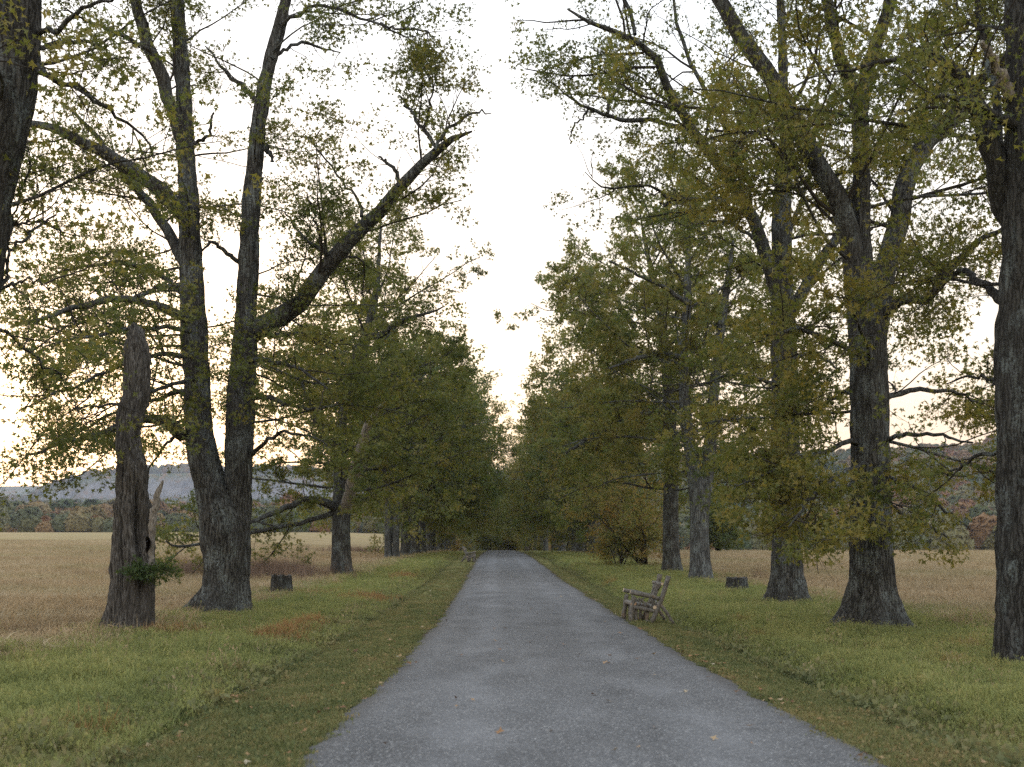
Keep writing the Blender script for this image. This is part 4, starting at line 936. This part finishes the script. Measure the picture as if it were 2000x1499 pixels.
def bench(label, loc, rz, mirror, seed, L=1.02):
    """local x: 0 front legs -> back; y along the seat; z up"""
    rng = np.random.default_rng(seed); root = empty('log_bench', loc, rz); tag(root, label, 'bench', 'rustic log benches beside the path')
    mx = -1 if mirror else 1
    def lp(name, a, b, *args, **kw): return log_part(name, root, (mx * a[0], a[1], a[2]), (mx * b[0], b[1], b[2]), *args, rng=rng, **kw)
    for y in (0, L):
        lp('leg', (.0, y, -.03), (.07, y, .53), .045, .040, bow=.012)
        lp('back_post', (.42, y, -.03), (.80, y, .96), .046, .048, bow=-.035)
        lp('armrest', (-.01, y, .62), (.60, y, .49), .040, .040, cut='cut_pale')
        lp('brace', (.62, y, .36), (.90, y, -.03), .034, .030, bow=.01)
        lp('side_rail', (.06, y, .31), (.51, y, .22), .040, .036, cut='cut')
        lp('arm_brace', (.16, y, .50), (.42, y, .30), .019, .017, cut='cut_pale')
        lp('arm_brace', (.14, y, .33), (.26, y, .47), .016, .014)
        lp('arm_brace', (.24, y, .36), (.46, y, .44), .015, .014)
        lp('leg', (.12, y * .86 + .07, -.02), (.12, y * .86 + .07, .28), .034, .034)
        lp('leg', (.35, y * .86 + .07, -.02), (.36, y * .86 + .07, .26), .034, .034)
    lp('front_rail', (.045, -.03, .365), (.045, L + .03, .365), .042, .042, cut='cut')
    lp('rear_rail', (.50, -.05, .30), (.50, L + .05, .30), .038, .038, cut='cut_pale')
    lp('top_rail', (.655, -.03, .79), (.655, L + .03, .79), .030, .030, cut='cut_pale')
    for k in range(5): lp('seat_slat', (.10 + .085 * k, .04, .375 - .021 * k), (.10 + .085 * k, L - .02, .375 - .021 * k), .028, .028, cut='cut' if k == 0 else 'log')
    for k in range(6):
        y = .12 + (L - .24) * k / 5; lp('back_slat', (.47 + .02 * (k % 3), y, .30), (.62 + .03 * ((k * 2) % 3), y + rng.normal() * .04, .82), .015, .012, bow=.03 * rng.normal())
    lp('back_cross', (.56, .05, .34), (.64, L - .05, .76), .022, .020); lp('back_cross', (.56, L - .05, .34), (.64, .05, .76), .022, .020)
    return root
bx, by = 2.66, 23.7
bench('log bench at the right path edge with armrests and pale cut ends, nearest the camera', (bx, by, gz(bx, by) + .0), math.radians(2), False, 501)
bx, by = on_ground(927, 1097); bench('log bench on the left verge in the middle distance, facing the path', (bx, by, gz(bx, by) + .02), math.radians(-2), True, 502, 1.3)
bx, by = 2.75, 150; bench('tiny distant log bench on the right verge near the path end', (bx, by, gz(bx, by) + .02), 0, False, 503, 1.3)

# ------------------------------------------------------------------ grass, weeds, fallen leaves
def gmat(name, stops, tip, rust=0.0, trans=.3, rows=False):
    m = N(name); p = m.pos(); r = m.n('ObjectInfo').outputs['Random']
    n1 = m.noise(p, .42, 3); n2 = m.noise(p, 1.7, 2)
    n4 = m.noise(p, 6.5, 2)
    f = m.math('ADD', m.math('ADD', m.math('MULTIPLY', n1, .45), m.math('MULTIPLY', n2, .30)), m.math('MULTIPLY', m.math('SUBTRACT', r, .5), .30))
    f = m.math('ADD', f, m.math('MULTIPLY', n4, .22))
    c = m.ramp(f, stops)
    if rust:
        n3 = m.noise(m.scale(p, (1, .55, 1)), .55, 2)
        c = m.mix(m.maprange(n3, .62, .72, 0, rust), c, (.30, .135, .05))
    if rows:
        w1 = m.noise(m.scale(p, (.22, 1.3, 1)), .42, 3, .6); w2 = m.noise(m.scale(p, (.5, 1.5, 1)), .07, 3)
        c = m.mix(m.maprange(w2, .46, .62, 0, .6), c, (.24, .225, .095)); c = m.mix(m.maprange(w1, .52, .66, 0, .6), c, (.56, .48, .35)); c = m.mix(m.maprange(w1, .46, .34, 0, .6), c, (.20, .135, .075))
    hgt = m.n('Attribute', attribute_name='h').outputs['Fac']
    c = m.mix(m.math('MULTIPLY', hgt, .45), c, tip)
    return m.leafy(c, trans, None, .7)
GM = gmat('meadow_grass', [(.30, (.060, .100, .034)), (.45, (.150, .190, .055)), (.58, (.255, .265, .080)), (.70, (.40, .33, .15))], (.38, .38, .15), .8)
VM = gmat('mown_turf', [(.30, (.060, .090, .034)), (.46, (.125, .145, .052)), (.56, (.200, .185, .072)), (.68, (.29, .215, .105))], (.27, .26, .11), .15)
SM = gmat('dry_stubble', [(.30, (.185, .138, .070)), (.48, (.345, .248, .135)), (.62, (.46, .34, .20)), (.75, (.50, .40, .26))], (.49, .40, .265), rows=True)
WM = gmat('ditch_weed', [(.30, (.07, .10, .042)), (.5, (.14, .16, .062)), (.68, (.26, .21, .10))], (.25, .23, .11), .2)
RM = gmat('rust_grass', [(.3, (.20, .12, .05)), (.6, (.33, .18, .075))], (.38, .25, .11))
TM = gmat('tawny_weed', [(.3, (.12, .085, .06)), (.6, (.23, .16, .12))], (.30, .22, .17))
def tuft(name, mat, nb, H, spread, width, seed, lean=.35, segs=3, seedh=0):
    r = np.random.default_rng(seed); V = []; Fq = []; Ft = []; hv = []; n = 0
    for k in range(nb):
        az = r.random() * 6.28; b = np.array([r.normal() * spread, r.normal() * spread, -.01]); h = H * (.45 + .75 * r.random()); ln = lean * (.3 + 1.2 * r.random())
        d = np.array([math.cos(az), math.sin(az), 0]); s = np.array([-d[1], d[0], 0]); wd_ = width * (.7 + .6 * r.random())
        for q in range(segs):
            u = q / segs; c = b + d * h * ln * u ** 1.8 + np.array([0, 0, h * (u - .25 * ln * u * u)]); ww = wd_ * (1 - .6 * u)
            V += [c - s * ww, c + s * ww]; hv += [u, u]
        c = b + d * h * ln + np.array([0, 0, h * (1 - .25 * ln)]); V.append(c); hv.append(1)
        for q in range(segs - 1): Fq.append([n + 2 * q, n + 2 * q + 1, n + 2 * q + 3, n + 2 * q + 2])
        Ft.append([n + 2 * segs - 2, n + 2 * segs - 1, n + 2 * segs]); n += 2 * segs + 1
        if seedh and r.random() < seedh:
            e = c; 
            for q in range(3):
                o_ = r.normal(size=3) * .008; V += [e + o_, e + o_ + np.array([.006, 0, .02]), e + o_ + np.array([-.005, .004, .025])]; hv += [1, 1, 1]; Ft.append([n, n + 1, n + 2]); n += 3
    return mesh_np(name, np.array(V), [np.array(Fq) if Fq else None, np.array(Ft)], [mat], False, {'h': ('POINT', 'FLOAT', np.array(hv, np.float32))})
def weed(name, mat, nl, R, seed, up=.5, ls=.06):
    r = np.random.default_rng(seed); tips = np.stack([r.normal(size=nl) * R, r.normal(size=nl) * R, np.abs(r.normal(size=nl)) * R * up + .01], 1)
    V, Fc, _ = leaves(tips, unit(tips + np.array([0, 0, .3])), 1, ls, r, .01, .9, False)
    return mesh_np(name, V, [Fc], [mat], False, {'h': ('POINT', 'FLOAT', np.clip(V[:, 2] / .15, 0, 1).astype(np.float32))})
def field_pts(n, Ya, Yb, seed, pw=1.0, umin=-30, umax=30, fr=.50):
    """points inside the view wedge (widened), denser near the camera"""
    r = np.random.default_rng(seed)
    t = r.random(n); Y = Ya * (Yb / Ya) ** (t ** pw)            # log-uniform in distance
    X = (r.random(n) * 2 - 1) * fr * 1.12 * (Y + 2)
    U = X - path_cx(Y); k = (U > umin) & (U < umax)
    return X[k], Y[k], U[k], r
def put(name, protos, X, Y, r, s0, s1, lean=.15, sink=0.0, vert=(.8, 1.3)):
    n = len(X); s = r.uniform(s0, s1, n) * (.55 + .95 * fbm(X * 1.7, Y * 1.7, seed=44, o=3) ** 1.0); z = ground(X, Y) - sink
    rot = np.stack([r.normal(size=n) * lean, r.normal(size=n) * lean, r.random(n) * 6.28], 1)
    return scatter(name, protos, np.stack([X, Y, z], 1), rot, np.stack([s, s, s * r.uniform(*vert, n)], 1), r.integers(0, len(protos), n))
# mown turf on both verges
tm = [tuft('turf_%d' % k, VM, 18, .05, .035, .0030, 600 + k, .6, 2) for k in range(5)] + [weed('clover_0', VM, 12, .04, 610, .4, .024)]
X, Y, U, r = field_pts(400000, 6.5, 130, 21, .8, -4.6, 4.2)
e = .05 + .16 * (vnoise(X * 4, Y * 4, seed=4) - .5) * 2 - .07 * r.random(len(X)) ** 2
k = (((U > 1.98 + e) & (U < 3.7)) | ((U < -1.98 - e) & (U > -4.2))); put('mown_grass', tm, X[k], Y[k], r, .7, 1.35)
# longer grass below the oaks
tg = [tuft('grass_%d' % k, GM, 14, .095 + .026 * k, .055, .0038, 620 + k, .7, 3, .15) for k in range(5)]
X, Y, U, r = field_pts(520000, 6.5, 120, 22, .8, -12, 13)
nb = 2.2 * (fbm(X * .6, Y * .6, seed=6) - .5)
lenf = fbm(X * .8, Y * .8, seed=12, o=3)
k = (((U > 3.35) & (U + nb < 10.0)) | ((U < -3.7) & (U + nb > -8.3))) & (lenf + .35 * r.random(len(X)) > .42)
put('long_grass', tg, X[k], Y[k], r, .55, 1.15, .2)
# ditch weeds
tw_ = [tuft('ditch_grass_%d' % k, WM, 14, .13, .05, .005, 640 + k, .8, 3) for k in range(2)] + [weed('ditch_weed_%d' % k, WM, 22, .075, 645 + k, .8, .06) for k in range(3)]
X, Y, U, r = field_pts(260000, 6.5, 90, 23, .8, -6, 6)
cl = fbm(X * 1.3, Y * 1.3, seed=16)
k = ((np.abs(U - 3.5 + .3 * (cl - .5)) < .38) | (np.abs(U + 4.0 + .5 * (cl - .5)) < .5)) & (cl + .1 * r.random(len(X)) > .53); put('ditch_weeds', tw_, X[k], Y[k], r, .45, 1.0, .25)
# dry stubble of the fields
ts = [tuft('stubble_%d' % k, SM, 10, .10 + .02 * k, .09, .0050, 660 + k, 1.1, 2) for k in range(4)]
X, Y, U, r = field_pts(420000, 13, 170, 24, .75, -90, 90)
nb = 2.2 * (fbm(X * .6, Y * .6, seed=6) - .5)
k = ((U + nb > 8.6) | (U + nb < -7.2)); put('dry_field_grass', ts, X[k], Y[k], r, .8, 1.7, .3)
# rust-coloured grass patches
tr = [tuft('rust_%d' % k, RM, 14, .17, .05, .004, 680 + k, .5, 3) for k in range(3)]
rx, ry = [], []; r = np.random.default_rng(25)
for px, py, wx, wy, n in [(540, 1246, .22, .35, 190), (565, 1235, .18, .45, 190), (600, 1222, .16, .6, 190), (722, 1166, .35, .6, 260), (603, 1160, .4, .9, 120), (330, 1236, .45, .25, 110), (175, 1455, .2, .3, 40), (790, 1123, .3, 1.3, 130)]:
    x, y = on_ground(px, py); rx.append(x + r.normal(size=n) * wx); ry.append(y + r.normal(size=n) * wy)
put('rust_grass', tr, np.concatenate(rx), np.concatenate(ry), r, .9, 1.5, .2)
# tawny weeds standing at the field edges
tt = [tuft('tawny_%d' % k, TM, 20, .75, .11, .005, 690 + k, .35, 3, .8) for k in range(3)]
rx, ry = [], []; r = np.random.default_rng(26)
for px, py, wx, wy, n in [(365, 1118, 1.2, 1.6, 420), (540, 1122, 1.1, 2.0, 380), (500, 1118, .9, 1.6, 220), (690, 1078, 2.6, 3, 260), (1475, 1128, .35, .3, 8)]:
    x, y = on_ground(px, py); rx.append(x + r.normal(size=n) * wx); ry.append(y + r.normal(size=n) * wy)
put('tawny_weeds', tt, np.concatenate(rx), np.concatenate(ry), r, .55, 1.05, .15)
# taller seeding stems standing out of the sward
tl = [tuft('tall_%d' % k, SM if k == 2 else GM, 6, .20 + .04 * k, .05, .0030, 720 + k, .45, 4, .9) for k in range(3)]
X, Y, U, r = field_pts(8000, 6.5, 70, 29, .85, -12, 13)
cl = fbm(X * .9, Y * .9, seed=61)
k = (((U > 3.3) & (U < 11)) | ((U < -3.9) & (U > -11))) & (cl > .52); put('seeding_grass', tl, X[k], Y[k], r, .6, 1.3, .2)
# fallen leaves, most of them along the path edges
fm = N('fallen_leaf'); fr_ = fm.n('ObjectInfo').outputs['Random']
fcol = fm.ramp(fr_, [(.0, (.10, .055, .03)), (.35, (.22, .11, .05)), (.6, (.30, .17, .08)), (.85, (.38, .27, .15)), (1, (.42, .36, .26))]); fm.leafy(fcol, .1)
def fallen(k):
    r = np.random.default_rng(700 + k); V, Fc, _ = leaves(np.zeros((1, 3)), np.array([[1.0, 0, 0]]), 1, .085, r, 0, 8, True)
    V[:, 2] *= .5; V -= V.mean(0); V[:, 2] += .012; return mesh_np('fallen_%d' % k, V, [Fc], [fm.m], False)
fl = [fallen(k) for k in range(5)]
X, Y, U, r = field_pts(60000, 6.5, 60, 27, .8, -9, 9)
prob = .16 * np.exp(-((U - 2.12) / .2) ** 2) + .05 * np.exp(-((U + 2.2) / .3) ** 2) + .016 * (np.abs(U) > 2.2) + .007
prob *= .25 + 1.6 * sstep(fbm(X * .9, Y * .9, seed=28), .42, .62)
k = r.random(len(X)) < prob; X, Y, U = X[k], Y[k], U[k]
bx_, by_ = [], []
for px, py in ((1702, 1226), (1541, 1178), (2002, 1300), (437, 1197), (258, 1232), (667, 1119), (1367, 1129), (1312, 1112)):
    x_, y_ = on_ground(px, py); q = 150; a_ = r.random(q) * 6.28; d_ = .45 + np.abs(r.normal(size=q)) * .65; bx_.append(x_ + d_ * np.cos(a_)); by_.append(y_ + d_ * np.sin(a_))
X = np.concatenate([X] + bx_); Y = np.concatenate([Y] + by_); U = X - path_cx(Y)
n = len(X); zz = ground(X, Y) + np.where(np.abs(U) < 2.0, .065, .045)
scatter('fallen_leaves', fl, np.stack([X, Y, zz], 1), np.stack([r.normal(size=n) * .25, r.normal(size=n) * .25, r.random(n) * 6.28], 1), np.repeat(r.uniform(.6, 1.15, n)[:, None], 3, 1), r.integers(0, 5, n))

# ------------------------------------------------------------------ air
hb = Acc(); x0, x1, y0_, y1, z0, z1 = -7500, 7500, -300, 7500, -16, 330
V = [(x, y, z) for x in (x0, x1) for y in (y0_, y1) for z in (z0, z1)]
hb.add(V, [[0, 1, 3, 2], [4, 6, 7, 5], [0, 4, 5, 1], [2, 3, 7, 6], [0, 2, 6, 4], [1, 5, 7, 3]])
hm = bpy.data.materials.new('haze_air'); hm.use_nodes = True; t = hm.node_tree; t.nodes.clear()
ho = t.nodes.new('ShaderNodeOutputMaterial'); pv = t.nodes.new('ShaderNodeVolumePrincipled')
pv.inputs['Color'].default_value = (.70, .80, 1.0, 1); pv.inputs['Density'].default_value = 1.1e-4; pv.inputs['Anisotropy'].default_value = .2
t.links.new(pv.outputs[0], ho.inputs['Volume'])
hz = hb.build('haze', [hm], smooth=False); hz['kind'] = 'stuff'
import sys
print('TRIS', sum(len(o.data.loops) - 2 * len(o.data.polygons) for o in bpy.data.objects if o.type == 'MESH'), sum(len(q.loops) - 2 * len(q.polygons) for q in bpy.data.meshes), file=sys.stderr)
